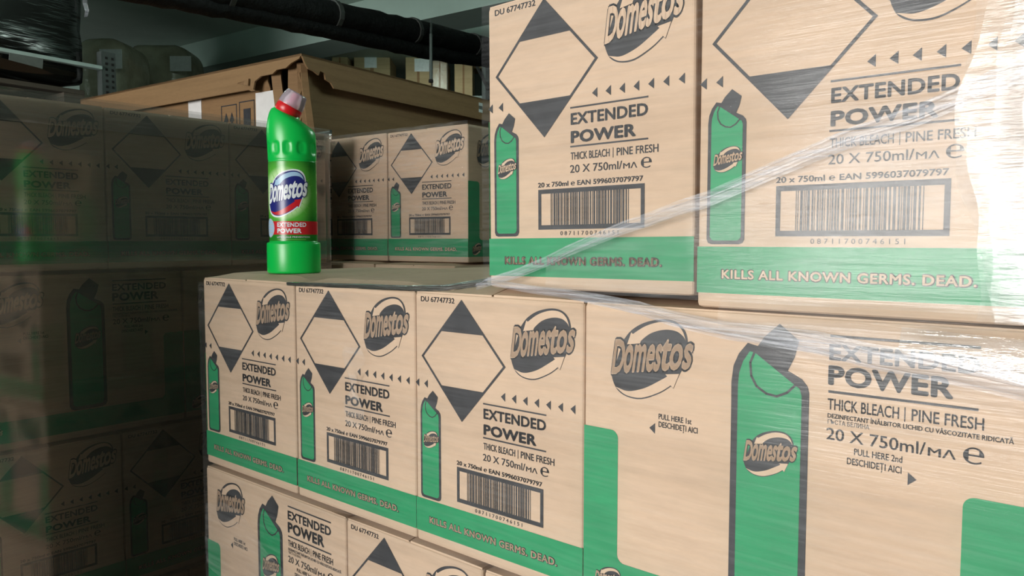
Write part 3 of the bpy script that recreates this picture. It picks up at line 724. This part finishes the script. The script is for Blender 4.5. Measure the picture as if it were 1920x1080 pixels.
# ------------------------------------------------------------------ large open carton behind
def build_bulk():
    P = at(565, 100, 2.70)
    root = empty('bulk_carton', (P.x, P.y, FLOOR), RA)
    tag(root, 'large brown carton with an overhanging lid and a ripped corner, behind the stacks', 'box')
    H = P.z - FLOOR; TH = 0.007
    # local frame: -x runs along the sunlit left face, +y along the shaded right face
    LW, RW = 1.55, 1.25; INS = 0.045
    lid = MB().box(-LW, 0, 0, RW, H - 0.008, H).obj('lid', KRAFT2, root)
    lip = [(0.0, 0.0), (0.012, -0.016), (0.055, -0.026), (0.085, -0.040), (0.135, -0.040), (0.160, -0.052), (0.225, -0.052), (0.262, -0.066), (0.272, -0.095), (0.262, -0.100), (0.285, -0.100), (0.300, -0.094), (LW, -0.094), (LW, 0.0)]
    MB().extrude([(x, z) for x, z in lip], (0, 0, H), (-1, 0, 0), (0, 0, 1), (0, -1, 0), TH).obj('lid_lip', KRAFT2, lid)
    curl = MB().rings([[(-0.285 - 0.018 * k, -0.004 - 0.010 * k * k * 0.5, H - 0.054 - 0.007 * k), (-0.285 - 0.018 * k, -0.010 - 0.010 * k * k * 0.5, H - 0.056 - 0.007 * k), (-0.290 - 0.018 * k, -0.010 - 0.010 * k * k * 0.5, H - 0.080 + 0.003 * k), (-0.290 - 0.018 * k, -0.004 - 0.010 * k * k * 0.5, H - 0.080 + 0.003 * k)] for k in range(3)])
    curl.obj('torn_curl', KRAFT2, lid)
    rl = [(0.0, 0.0), (RW, 0.0), (RW, -0.098), (0.150, -0.098), (0.135, -0.080), (0.110, -0.072), (0.105, -0.050), (0.085, -0.046), (0.078, -0.062), (0.055, -0.052), (0.030, -0.048), (0.015, -0.030)]
    MB().extrude(rl, (0, 0, H), (0, 1, 0), (0, 0, 1), (1, 0, 0), TH).obj('lid_lip', KRAFT2, lid)
    # walls, torn open at the corner
    wl = [(0.305, -H + 0.15), (LW - INS, -H + 0.15), (LW - INS, -0.01), (0.240, -0.01), (0.245, -0.06), (0.230, -0.09), (0.238, -0.14), (0.205, -0.19), (0.190, -0.27), (0.150, -0.34), (0.12, -0.5), (0.06, -0.8), (0.06, -H + 0.15)]
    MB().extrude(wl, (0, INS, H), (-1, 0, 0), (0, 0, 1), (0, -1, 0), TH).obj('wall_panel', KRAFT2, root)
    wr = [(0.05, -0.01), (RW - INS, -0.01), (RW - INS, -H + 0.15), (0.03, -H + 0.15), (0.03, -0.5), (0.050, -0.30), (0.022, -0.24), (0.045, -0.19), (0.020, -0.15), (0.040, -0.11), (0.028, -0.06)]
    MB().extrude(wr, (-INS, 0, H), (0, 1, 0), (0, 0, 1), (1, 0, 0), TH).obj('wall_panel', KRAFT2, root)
    MB().box(-LW + INS, -INS, RW - INS - TH, RW - INS, 0.15, H - 0.01).obj('wall_panel', KRAFT2, root)
    MB().box(-LW + INS, -LW + INS + TH, INS + 0.01, RW - INS - 0.01, 0.15, H - 0.01).obj('wall_panel', KRAFT2, root)
    # torn strips hanging at the corner
    strips = [((-0.190, 0.030), (0.040, 0.012), -0.012, -0.42, 0.05), ((-0.130, 0.045), (0.075, 0.010), -0.012, -0.60, -0.03), ((-0.055, 0.030), (0.028, 0.030), -0.02, -0.60, 0.02), ((-0.028, 0.024), (0.010, 0.022), -0.03, -0.34, 0.03)]
    for (x, y), (dx, dy), z0, z1, lean in strips:
        a = Vector((x, y, 0)); d = Vector((dx, dy, 0)); n = Vector((dy, -dx, 0)).normalized() * 0.005
        rg = []
        m = 8
        for k in range(m + 1):
            t = k / m; z = H + z0 + (z1 - z0) * t; o = a + Vector((lean * (t - 0.3), 0.02 * t * t, z)); j = 0.006 * math.sin(k * 2.3 + x * 90)
            rg.append([o - n + d * (-j), o + d * (1.0 + 4 * j) - n, o + d * (1.0 + 4 * j) + n, o + n + d * (-j)])
        MB().rings(rg).obj('torn_strip', KRAFT2, root)
    # tape and handling marks on the sunlit face
    def patch(name, a0, a1, z0, z1, mat, lift=0.0015):
        return MB().box(-a1, -a0, INS - lift, INS - 0.0002, H + z1, H + z0).obj(name, mat, root)
    patch('tape', 0.185, 0.315, -0.098, -0.26, TAPE, 0.003)
    patch('tape', 0.665, 0.755, -0.085, -0.22, TAPE, 0.003)
    def mark_frame(a0, a1, z0, z1):
        b = MB(); y = INS - 0.0012; t = 0.004
        for q in ((a0, a1, z0, z0 - t), (a0, a1, z1 + t, z1), (a0, a0 + t, z0, z1), (a1 - t, a1, z0, z1)): b.poly([(-q[0], y, H + q[2]), (-q[1], y, H + q[2]), (-q[1], y, H + q[3]), (-q[0], y, H + q[3])])
        return b
    m1 = mark_frame(0.325, 0.420, -0.120, -0.27).obj('handling_mark', INKB, root)
    MB().box(-0.392, -0.350, INS - 0.002, INS - 0.001, H - 0.235, H - 0.150).obj('solid_block', INKB, m1)
    m2 = mark_frame(0.435, 0.535, -0.125, -0.27).obj('handling_mark', INKB, root)
    for c in (0.467, 0.503):
        b = MB(); y = INS - 0.0015
        b.poly([(-c, y, H - 0.155), (-c + 0.015, y, H - 0.190), (-c - 0.015, y, H - 0.190)]).poly([(-c - 0.005, y, H - 0.190), (-c + 0.005, y, H - 0.190), (-c + 0.005, y, H - 0.240), (-c - 0.005, y, H - 0.240)])
        b.obj('up_arrow', INKB, m2)
    # small sticker on the right lip
    sy = 1.055
    for k, (za, zb) in enumerate(((-0.022, -0.036), (-0.036, -0.052), (-0.052, -0.066))):
        MB().box(0.0, 0.001, sy - 0.028, sy, H + zb, H + za).obj('sticker', PAPER if k != 1 else GREYPAPER, lid)
    bl = MB().box(-LW + 0.05, -0.05, 0.05, RW - 0.05, 0.0, 0.15).obj('base', WOOD, root)
build_bulk()

# ------------------------------------------------------------------ black wrapped load on the rack, top left
def crumpled(w_, d_, h_, amp, seed, cuts=14, stretch=3.0, rnd=0.04):
    bm = bmesh.new(); bmesh.ops.create_cube(bm, size=1); bmesh.ops.subdivide_edges(bm, edges=bm.edges[:], cuts=cuts, use_grid_fill=True)
    V = []
    for v in bm.verts:
        p = Vector((v.co.x * w_, v.co.y * d_, (v.co.z + 0.5) * h_))
        q = Vector((max(-w_ / 2 + rnd, min(w_ / 2 - rnd, p.x)), max(-d_ / 2 + rnd, min(d_ / 2 - rnd, p.y)), max(rnd, min(h_ - rnd, p.z))))
        d = p - q
        n = d.normalized() if d.length > 1e-6 else Vector((0, 0, 1))
        p = q + n * rnd
        k = noise.noise(Vector((p.x * 3 + seed, p.y * 3, p.z * 3 * stretch))) + 0.5 * noise.noise(Vector((p.x * 7 + seed, p.y * 7, p.z * 9 * stretch)))
        V.append(p + n * amp * k)
    bm.verts.index_update()
    mb = MB().add(V, [[v.index for v in f.verts] for f in bm.faces]); bm.free()
    return mb

RP = at(203, 98, 3.80)                                   # top of the perforated post
def rack_local(dx, dy, z): return Vector((RP.x, RP.y, 0)) + XD * dx + YD * dy + Vector((0, 0, z))
def build_left_rack():
    root = empty('pallet_rack', (RP.x, RP.y, FLOOR), RA); tag(root, 'grey steel pallet rack with a perforated post at top left', 'rack')
    h = RP.z - FLOOR
    po = MB().box(-0.045, 0.0, -0.035, 0.035, 0, h).obj('post', STEEL, root)
    po2 = MB().box(-0.95, -0.905, -0.035, 0.035, 0, h).obj('post', STEEL, root)
    hm = MB().box(0.0, 0.0015, -0.006, 0.006, -0.006, 0.006).mesh('post_hole', STEELD)
    for k in range(12):
        for s in (-1, 1):
            o = link(bpy.data.objects.new('post_hole', hm), po); o.location = (0.0, 0.015 * s + 0.004, h - 0.03 - 0.028 * k)
    zb = at(190, 125, 3.76).z - FLOOR
    MB().box(-0.03, 0.012, -2.2, -0.036, zb - 0.012, zb + 0.006, 0.003).obj('beam', BEAMSTEEL, root)
    zs = at(120, 176, 3.6).z - FLOOR - 0.10
    MB().box(-0.03, 0.0, -2.2, -0.036, zs - 0.09, zs, 0.003).obj('beam', STEEL, root)
    MB().box(-0.95, -0.92, -2.2, -0.036, zs - 0.09, zs, 0.003).obj('beam', STEEL, root)
    MB().box(-0.045, 0.0, -2.24, -2.2, 0, h).obj('post', STEEL, root); MB().box(-0.95, -0.905, -2.24, -2.2, 0, h).obj('post', STEEL, root)
    return zs + FLOOR, h + FLOOR
zs, zr = build_left_rack()
pl = rack_local(-0.04, -1.30, zs + 0.001)
pallet((pl.x, pl.y, pl.z), RA + HALF, 1.20, 0.80, 'dark wooden pallet carrying the black wrapped load on the rack', None, DARKWOOD)
c = rack_local(-0.44, -0.68, zs + 0.165)
ld_ = empty('wrapped_load', c, RA); tag(ld_, 'bulky load wrapped in shiny black film on the rack, top left', 'wrapped load')
crumpled(0.84, 1.16, 0.95, 0.018, 3.0).obj('black_wrap', BLACKFILM, ld_, smooth=True)
for (dy, z, ww, hh, rot) in ((0.24, 0.40, 0.13, 0.06, -0.2), (0.30, 0.07, 0.14, 0.045, -0.1)):
    o = MB().box(0, 0.004, -ww / 2, ww / 2, -hh / 2, hh / 2).obj('paper_label', GREYPAPER, ld_); o.location = (0.447, dy, z); o.rotation_euler = (rot, 0, 0)
mb = MB()
rg = []
for k in range(9):
    t = k / 8; q = Vector((0.43 + 0.02 * math.sin(k * 1.7), 0.575 + 0.012 * math.sin(k * 2.1), 0.62 - 0.30 * t)); wd = 0.012 + 0.02 * (1 - t)
    rg.append([q, q + Vector((0.004, 0, 0)), q + Vector((0.01, wd, 0.004)), q + Vector((0.004, wd, 0.004))])
mb.rings(rg).obj('loose_film_tail', ROPE, ld_)

# ------------------------------------------------------------------ wrapped sacks further back
def sack(name, u0, u1, vtop, depth, hgt, label, lab_px, seed):
    a = at(u0, vtop, depth); b = at(u1, vtop, depth); wd = (b - a).length
    c = (a + b) / 2
    rz = math.atan2(RGT.y, RGT.x)
    root = empty(name, (c.x, c.y, a.z - hgt), rz); tag(root, label, 'wrapped goods')
    crumpled(wd, 0.45, hgt, 0.012, seed, 10, 1.0, 0.09).obj('film_cover', BAG, root, smooth=True)
    lu0, lu1, lv0, lv1 = lab_px
    p = at(lu0, lv0, depth - 0.245); q = at(lu1, lv1, depth - 0.245)
    loc = root.matrix_basis.inverted()
    m = MB().box(0, (q - p).dot(RGT), 0, 0.003, 0, p.z - q.z).obj('paper_label', PAPER, root)
    m.location = loc @ Vector((p.x, p.y, q.z))
    return root
SZ = at(300, 190, 5.0).z
sack('wrapped_sack', 172, 258, 84, 4.7, 0.42, 'film-wrapped bulging goods with a white label behind the perforated post', (186, 228, 92, 128), 1.0)
sack('wrapped_sack', 262, 364, 94, 5.3, 0.36, 'film-wrapped goods with a white label beside the far wall, top left', (318, 358, 105, 133), 5.0)
p1 = at(172, 84, 4.7); p2 = at(364, 94, 5.3)
def shelf(name, pts, z, label, h=0.04, legs=True):
    root = empty(name, (pts[0][0], pts[0][1], FLOOR)); tag(root, label, 'shelf')
    o = Vector((pts[0][0], pts[0][1], FLOOR))
    MB().extrude([(p[0] - o.x, p[1] - o.y) for p in pts], (0, 0, z - FLOOR), (1, 0, 0), (0, 1, 0), (0, 0, 1), h).obj('board', WOOD, root)
    for p in pts:
        c = sum((Vector((q[0], q[1], 0)) for q in pts), Vector()) / len(pts); q = Vector((p[0], p[1], 0)); q = q + (c - q) * 0.06
        MB().box(q.x - o.x - 0.025, q.x - o.x + 0.025, q.y - o.y - 0.025, q.y - o.y + 0.025, 0, z - FLOOR - h - 0.001).obj('post', STEEL, root)
    return root
R2 = Vector((RGT.x, RGT.y)); F2 = Vector((FWD.x, FWD.y)).normalized()
def quad(c, hw, hd): c = Vector((c.x, c.y)); return [tuple(c - R2 * hw - F2 * hd), tuple(c + R2 * hw - F2 * hd), tuple(c + R2 * hw + F2 * hd), tuple(c - R2 * hw + F2 * hd)]
a_ = at(215, 84, 4.7); shelf('storage_shelf', quad(a_, 0.18, 0.28), a_.z - 0.445, 'wooden shelf under the wrapped goods behind the perforated post')
a_ = at(313, 94, 5.3); shelf('storage_shelf', quad(a_, 0.22, 0.28), a_.z - 0.385, 'wooden shelf under the wrapped goods beside the far wall')

# ------------------------------------------------------------------ rack with brown boxes at the back
def build_back_rack():
    root = empty('storage_rack', tuple(Vector((at(780, 300, 6.6).x, at(780, 300, 6.6).y, FLOOR)))); tag(root, 'dark steel shelf rack holding labelled brown boxes at the back', 'rack')
    o = root.location
    def bar(name, pts, r, mat): MB().tube([Vector(p) - o for p in pts], r, 6).obj(name, mat, root)
    a = at(600, 170, 6.4); b = at(960, 170, 6.4)
    for k, v in enumerate((186, 92)):
        z = at(780, v, 6.5).z
        if k == 1: continue
        q = [at(600, v, 6.35), at(965, v, 6.35), at(965, v, 7.0), at(600, v, 7.0)]
        MB().extrude([(p.x - o.x, p.y - o.y) for p in q], (0, 0, z - o.z), (1, 0, 0), (0, 1, 0), (0, 0, 1), 0.03).obj('shelf_board', STEEL, root)
    z0 = at(780, 186, 6.5).z
    for u, d in ((603, 6.38), (910, 6.30), (603, 6.98), (960, 6.98)):
        p = at(u, 200, d); top = at(u, 20 if u > 900 else 110, d).z
        MB().box(p.x - o.x - 0.02, p.x - o.x + 0.02, p.y - o.y - 0.02, p.y - o.y + 0.02, 0, top - FLOOR).obj('post', STEEL, root)
    bar('diagonal_brace', [at(888, 112, 6.25), at(916, 168, 6.25)], 0.014, STEELD)
    return z0
zsh = build_back_rack()
def back_box(u0, u1, v0, depth, dd, label, lab=None, zb=None, yaw=0.0, mat=None):
    a = at(u0, v0, depth); b = at(u1, v0, depth); wd = (b - a).length; zb = zsh if zb is None else zb
    rz = math.atan2(RGT.y, RGT.x) + yaw
    root = empty('shipping_box', (a.x, a.y, zb + 0.001), rz); tag(root, label, 'box', 'boxes on the back rack')
    MB().box(0, wd, 0, dd, 0, a.z - zb, 0.006).obj('body', mat or KRAFT3, root)
    if lab:
        p = at(lab[0], lab[2], depth); q = at(lab[1], lab[3], depth)
        m = MB().box(0, (q - p).length * 0.8, -0.003, -0.0005, 0, p.z - q.z).obj('paper_label', PAPER, root); m.location = ((p - a).dot(RGT), 0, q.z - zb)
    mt = MB().box(wd * 0.45, wd * 0.55, -0.002, -0.0004, 0.0, (a.z - zb)).obj('tape', KRAFT2, root)
    return root
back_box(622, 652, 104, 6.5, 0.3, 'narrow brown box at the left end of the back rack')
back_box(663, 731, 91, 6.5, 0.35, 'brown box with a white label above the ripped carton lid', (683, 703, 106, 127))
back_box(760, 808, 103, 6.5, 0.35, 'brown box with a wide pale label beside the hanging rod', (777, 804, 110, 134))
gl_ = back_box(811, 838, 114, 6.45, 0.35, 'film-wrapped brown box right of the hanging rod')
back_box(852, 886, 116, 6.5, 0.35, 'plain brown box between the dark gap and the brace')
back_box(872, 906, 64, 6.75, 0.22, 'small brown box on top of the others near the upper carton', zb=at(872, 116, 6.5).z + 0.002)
mb = MB(); a = at(811, 114, 6.45); h0 = a.z - zsh
for i in range(1): 
    o = crumpled(0.135, 0.02, h0 * 0.98, 0.006, 9.0, 8, 1.0, 0.008).obj('film_cover', FILMB, gl_, smooth=True); o.location = (0.062, -0.012, 0.002)

# ------------------------------------------------------------------ lagged pipes under the ceiling
def pipe_pts(px, n=28, wob=0.006, seed=0.0):
    P = [at(*p) for p in px]; P = [P[0] + (P[0] - P[1]) * 4] + P + [P[-1] + (P[-1] - P[-2]) * 3]; out = []
    for i in range(n + 1):
        t = i / n * (len(P) - 1); k = min(int(t), len(P) - 2); f = t - k
        q = P[k].lerp(P[k + 1], f)
        out.append(q + Vector((noise.noise(Vector((i * 0.7, seed, 0))), noise.noise(Vector((i * 0.7, seed, 5))), noise.noise(Vector((i * 0.7, seed, 9))))) * wob)
    return out
def lag(name, px, r, label, seed):
    root = empty(name, at(*px[0])); tag(root, label, 'pipe')
    o = root.location; pts = [p - o for p in pipe_pts(px, 60, 0.008, seed)]
    rad = [r * (1 + 0.10 * noise.noise(Vector((i * 0.9, seed, 2)))) for i in range(len(pts))]
    MB().tube(pts, rad, 14).obj('lagging', RUBBER, root, smooth=True)
    return root, pts
r1, pts1 = lag('lagged_pipe', [(200, -62, 2.5), (440, -8, 2.95), (640, 32, 3.45), (800, 64, 4.0), (990, 108, 5.0)], 0.060, 'thick black lagged pipe running under the ceiling, upper of two', 1.0)
r2, pts2 = lag('lagged_pipe', [(200, -25, 2.5), (440, 20, 2.95), (640, 62, 3.45), (800, 98, 4.0), (990, 128, 5.0)], 0.036, 'thinner black lagged pipe hanging below the thick one', 4.0)
for k in (19, 29, 38, 44):
    p = pts1[k]; t = (pts1[k + 1] - pts1[k - 1]).normalized()
    MB().tube([p - t * 0.012, p + t * 0.012], 0.066, 14).obj('tie_band', STRAPM, r1)
rod = empty('hanger_rod', at(808, 152, 3.88)); tag(rod, 'thin grey rod hanging from the pipes in front of the brown boxes', 'rod')
q = at(808, 64, 3.88) - at(808, 152, 3.88); hk = at(808, 38, 4.02) - at(808, 152, 3.88)
MB().tube([(0, 0, 0), tuple(q)], 0.0080, 8).obj('rod_bar', STEEL, rod)
MB().tube([tuple(q), tuple(q.lerp(hk, 0.6) + Vector((0, 0, 0.012))), tuple(hk)], 0.006, 8).obj('hook', STEEL, rod)
MB().tube([tuple(-q * 0.03), tuple(q * 0.03)], 0.012, 8).obj('end_nut', STEELD, rod)

# ------------------------------------------------------------------ stretch wrap
def sheet(fn, nu, nv, amp=0.0015, seed=0.0, sz=14.0):
    """Grid of film: fn(a, b) gives point and outward normal."""
    mb = MB(); V = []
    for j in range(nv + 1):
        for i in range(nu + 1):
            p, n = fn(i / nu, j / nv)
            k = noise.noise(Vector((p.x * 5 + seed, p.y * 5, p.z * sz))) + 0.4 * noise.noise(Vector((p.x * 13 + seed, p.y * 13, p.z * sz * 2.5)))
            V.append(p + n * (amp * k))
    F = [(j * (nu + 1) + i, j * (nu + 1) + i + 1, (j + 1) * (nu + 1) + i + 1, (j + 1) * (nu + 1) + i) for j in range(nv) for i in range(nu)]
    return mb.add(V, F)

NY = Vector((0, -1, 0))
w1 = empty('stretch_wrap', (0.03, -0.006, -0.915)); tag(w1, 'clear stretch wrap with twisted film ropes round the near stack of cartons', 'film')
off = w1.location
def put(mb, name, mat):
    mb.v = [tuple(Vector(v) - off) for v in mb.v]; return mb.obj(name, mat, w1, smooth=True, fix=False)
put(sheet(lambda a, b: (Vector((0.034 + 1.37 * a, -0.0065, -0.912 + 0.906 * b)), NY), 110, 90, 0.0016, 2.0), 'film', FILM)
put(sheet(lambda a, b: (Vector((0.0300, 0.36 - 0.363 * a, -0.912 + 0.906 * b)), Vector((-1, 0, 0))), 30, 50, 0.0016, 3.0), 'film', FILM)
put(sheet(lambda a, b: (Vector((0.6525 + 0.75 * a, -0.0065, 0.012 + 0.298 * b)), NY), 80, 40, 0.0016, 5.0), 'film', FILM)
ROPE1 = [(0.6483,0.0114),(0.6647,0.0167),(0.7034,0.0264),(0.7418,0.0393),(0.7701,0.0509),(0.8044,0.0629),(0.8333,0.0727),(0.859,0.0797),(0.8882,0.089),(0.9154,0.0956),(0.9689,0.1158),(1.0286,0.1373),(1.0754,0.1494),(1.1176,0.1659),(1.22,0.205)]
ROPE2 = [(0.6647,0.0167),(0.7233,0.0111),(0.7704,0.0084),(0.8068,0.0045),(0.8518,-0.0011),(0.8824,-0.0079),(0.9359,-0.0152),(0.9679,-0.0162),(1.0121,-0.0189),(1.051,-0.0256),(1.1005,-0.0294),(1.22,-0.046)]
ROPE3 = [(0.6647,0.0167),(0.60,0.0075),(0.54,0.0045),(0.46,0.0035),(0.40,0.0025),(0.34,0.0015),(0.29,0.0005)]
def lerp_path(P, t):
    t *= len(P) - 1; k = min(int(t), len(P) - 2); f = t - k
    return P[k][0] + (P[k + 1][0] - P[k][0]) * f, P[k][1] + (P[k + 1][1] - P[k][1]) * f
def rope(P, w0, w1_, strands, seed):
    """A gathered fold of film: one broad flat ribbon and a few narrow pleats lying on it."""
    n = 80; m = 6
    for s in range(strands + 1):
        V = []
        for i in range(n + 1):
            t = i / n; x, z = lerp_path(P, t); full = w0 + (w1_ - w0) * t
            if s == 0: wd, dz = full, 0.0
            else:
                wd = full * (0.16 + 0.10 * math.sin(t * 11 + s * 1.9 + seed)); dz = full * 0.36 * math.sin(t * 4.0 + s * 2.1 + seed)
            for j in range(m + 1):
                q = j / m - 0.5
                V.append((x, -0.0105 - 0.0007 * s - 0.0016 * (1 - 4 * q * q) - 0.0005 * math.sin(j * 2.4 + t * 30 + s), z + dz + q * wd))
        put(MB().add(V, [(i * (m + 1) + j, (i + 1) * (m + 1) + j, (i + 1) * (m + 1) + j + 1, i * (m + 1) + j + 1) for i in range(n) for j in range(m)]), 'film_rope', ROPE)
rope(ROPE1, 0.009, 0.017, 3, 0.3)
rope(ROPE2, 0.007, 0.022, 3, 1.4)
rope(ROPE3, 0.008, 0.005, 2, 2.2)
# second layer of film below the upper rope and a crumpled swath at the right
def over(a, b):
    x, z = lerp_path(ROPE1[3:], a); y = -0.0105 - 0.007 * min((x - 0.74) / 0.16, 1) + 0.042 * max(x - 0.90, 0)
    return Vector((x, min(y, -0.0075), 0.010 + (z - 0.010) * b)), NY
put(sheet(over, 70, 40, 0.003, 7.0, 22.0), 'folded_film', FILM2)
def swath(a, b):
    x = 0.93 + 0.40 * a; zt = 0.012; zb = -0.018 - 0.075 * a; z = zb + (zt - zb) * b
    return Vector((x, -0.0115 - 0.007 * math.sin(b * math.pi) - 0.011 * (1 - b) * a, z)), NY
put(sheet(swath, 60, 40, 0.005, 11.0, 30.0), 'folded_film', FILM2)
def corner_sheet(x0, amp, lift, seed):
    def fn(a, b):
        z = 0.006 + 0.300 * b; xl = x0 + 0.004 * math.sin(b * 7 + seed) + 0.0015 * math.sin(b * 31 + seed) - amp * math.exp(-((b - 0.42) / 0.26) ** 2); x = xl + (1.30 - xl) * a
        return Vector((x, lift + 0.004 * math.sin(a * 9 + b * 5 + seed), z)), NY
    put(sheet(fn, 24, 50, 0.0012, 41.0 + seed, 24.0), 'folded_film', FILM4)
for k in range(6): corner_sheet(1.119 + 0.006 * k, 0.012 + 0.010 * math.sin(k * 2.3), -0.0170 - 0.0022 * k, k * 1.7)
def corner2(a, b):
    x = 1.075 + 0.235 * a; zt = 0.000 - 0.02 * a + 0.010 * a; zb = -0.016 - 0.050 * a; z = zb + (zt - zb) * b
    return Vector((x, -0.0290 - 0.008 * (1 - b), z)), NY
put(sheet(corner2, 40, 24, 0.004, 47.0, 34.0), 'folded_film', FILM3)

def milky(a, b):
    x = 0.046 + 0.29 * a; return Vector((x, -0.0095 - 0.003 * math.sin(a * 7 + b * 3), -0.470 + (0.105 + 0.02 * math.sin(a * 6)) * b - 0.03 * a)), NY
put(sheet(milky, 40, 24, 0.003, 14.0, 30.0), 'folded_film', FILM2)
def tear(a, b):
    c = Vector((0.432, -0.0100, -0.125)); return c + Vector(((a - 0.5) * 0.045 * (0.6 + 0.4 * math.sin(b * 9)), -0.004 * math.sin(a * 3.14), (b - 0.5) * 0.10)), NY
put(sheet(tear, 14, 26, 0.005, 17.0, 60.0), 'torn_film', FILM2)

w2 = empty('stretch_wrap', (LX, -0.30, -0.915)); tag(w2, 'dull hazy stretch wrap over the dark pallet at left', 'film')
def put2(mb, name, mat):
    mb.v = [tuple(Vector(v) - w2.location) for v in mb.v]; return mb.obj(name, mat, w2, smooth=True, fix=False)
def lf(a, b, z0=-0.912, z1=0.314, lift=0.015):
    y0, y1, r = -0.30, 0.492, 0.014; L = (y1 - y0); tot = L + 0.30
    s = a * tot; z = z0 + (z1 - z0) * b
    if s < L:
        y = y0 + s; return Vector((LX + lift - 0.006 + 0.09 * min(y - 0.08, 0.0) ** 2, y, z)), Vector((1, 0, 0))
    return Vector((LX + lift - 0.008 - (s - L), y1 + 0.004, z)), Vector((0, 1, 0))
put2(sheet(lf, 110, 120, 0.00025, 21.0, 16.0), 'film', FILML)
put2(sheet(lambda a, b: lf(a, b, 0.262, 0.318, 0.018), 110, 14, 0.002, 24.0, 30.0), 'film_hem', FILML)

w3 = empty('stretch_wrap', B0); tag(w3, 'shiny stretch wrap over the two cartons in the back', 'film')
w3.rotation_euler = (0, 0, BA)
mb = sheet(lambda a, b: (Vector((-0.252 + 0.502 * a, -0.006, 0.002 + 0.306 * b)), NY), 60, 40, 0.002, 31.0); mb.obj('film', FILMB, w3, smooth=True, fix=False)
mb = sheet(lambda a, b: (Vector((0.2512, -0.006 + 0.37 * a, 0.002 + 0.306 * b)), Vector((1, 0, 0))), 40, 40, 0.002, 33.0); mb.obj('film', FILM, w3, smooth=True, fix=False)

# ------------------------------------------------------------------ unseen fluorescent lamps, added as fill light
def lamp(loc, rz, label, drop=0.30, power=20.0):
    m, nt, out = newmat('fill_tube'); em = nt.nodes.new('ShaderNodeEmission'); em.inputs[0].default_value = (0.80, 1.0, 0.90, 1); em.inputs[1].default_value = power; nt.links.new(em.outputs[0], out.inputs['Surface'])
    fx = empty('added_fill_lamp', loc, rz); tag(fx, label, 'lamp', 'added fill lamps')
    MB().box(-0.6, 0.6, -0.028, 0.028, 0.05, 0.10, 0.01).obj('housing', STEEL, fx)
    for y in (-0.055, 0.055): MB().tube([(-0.58, y, 0.03), (0.58, y, 0.03)], 0.013, 10).obj('tube', m, fx)
    for x in (-0.4, 0.4): MB().tube([(x, 0, 0.10), (x, 0, drop)], 0.006, 6).obj('hanger', STEEL, fx)
lamp((-1.45, 0.75, CEIL - 0.30), 0.1, 'added fill lamp above the large brown carton, out of view')
pc = RM @ Vector((pbl.x + 0.5, pbl.y + 0.42, CEIL - 0.115)); lamp(pc, RA, 'added fill lamp for the back boxes, tucked behind the concrete beam', 0.115, 26.0)
lamp((0.6, 2.3, CEIL - 0.30), 0.1, 'added fill lamp for the right side of the large carton, behind the upper cartons', power=70.0)
lamp((-3.7, -0.5, CEIL - 0.60), 1.6, 'added fill lamp for the ceiling and rack, beyond the left picture edge', 0.60, 45.0)
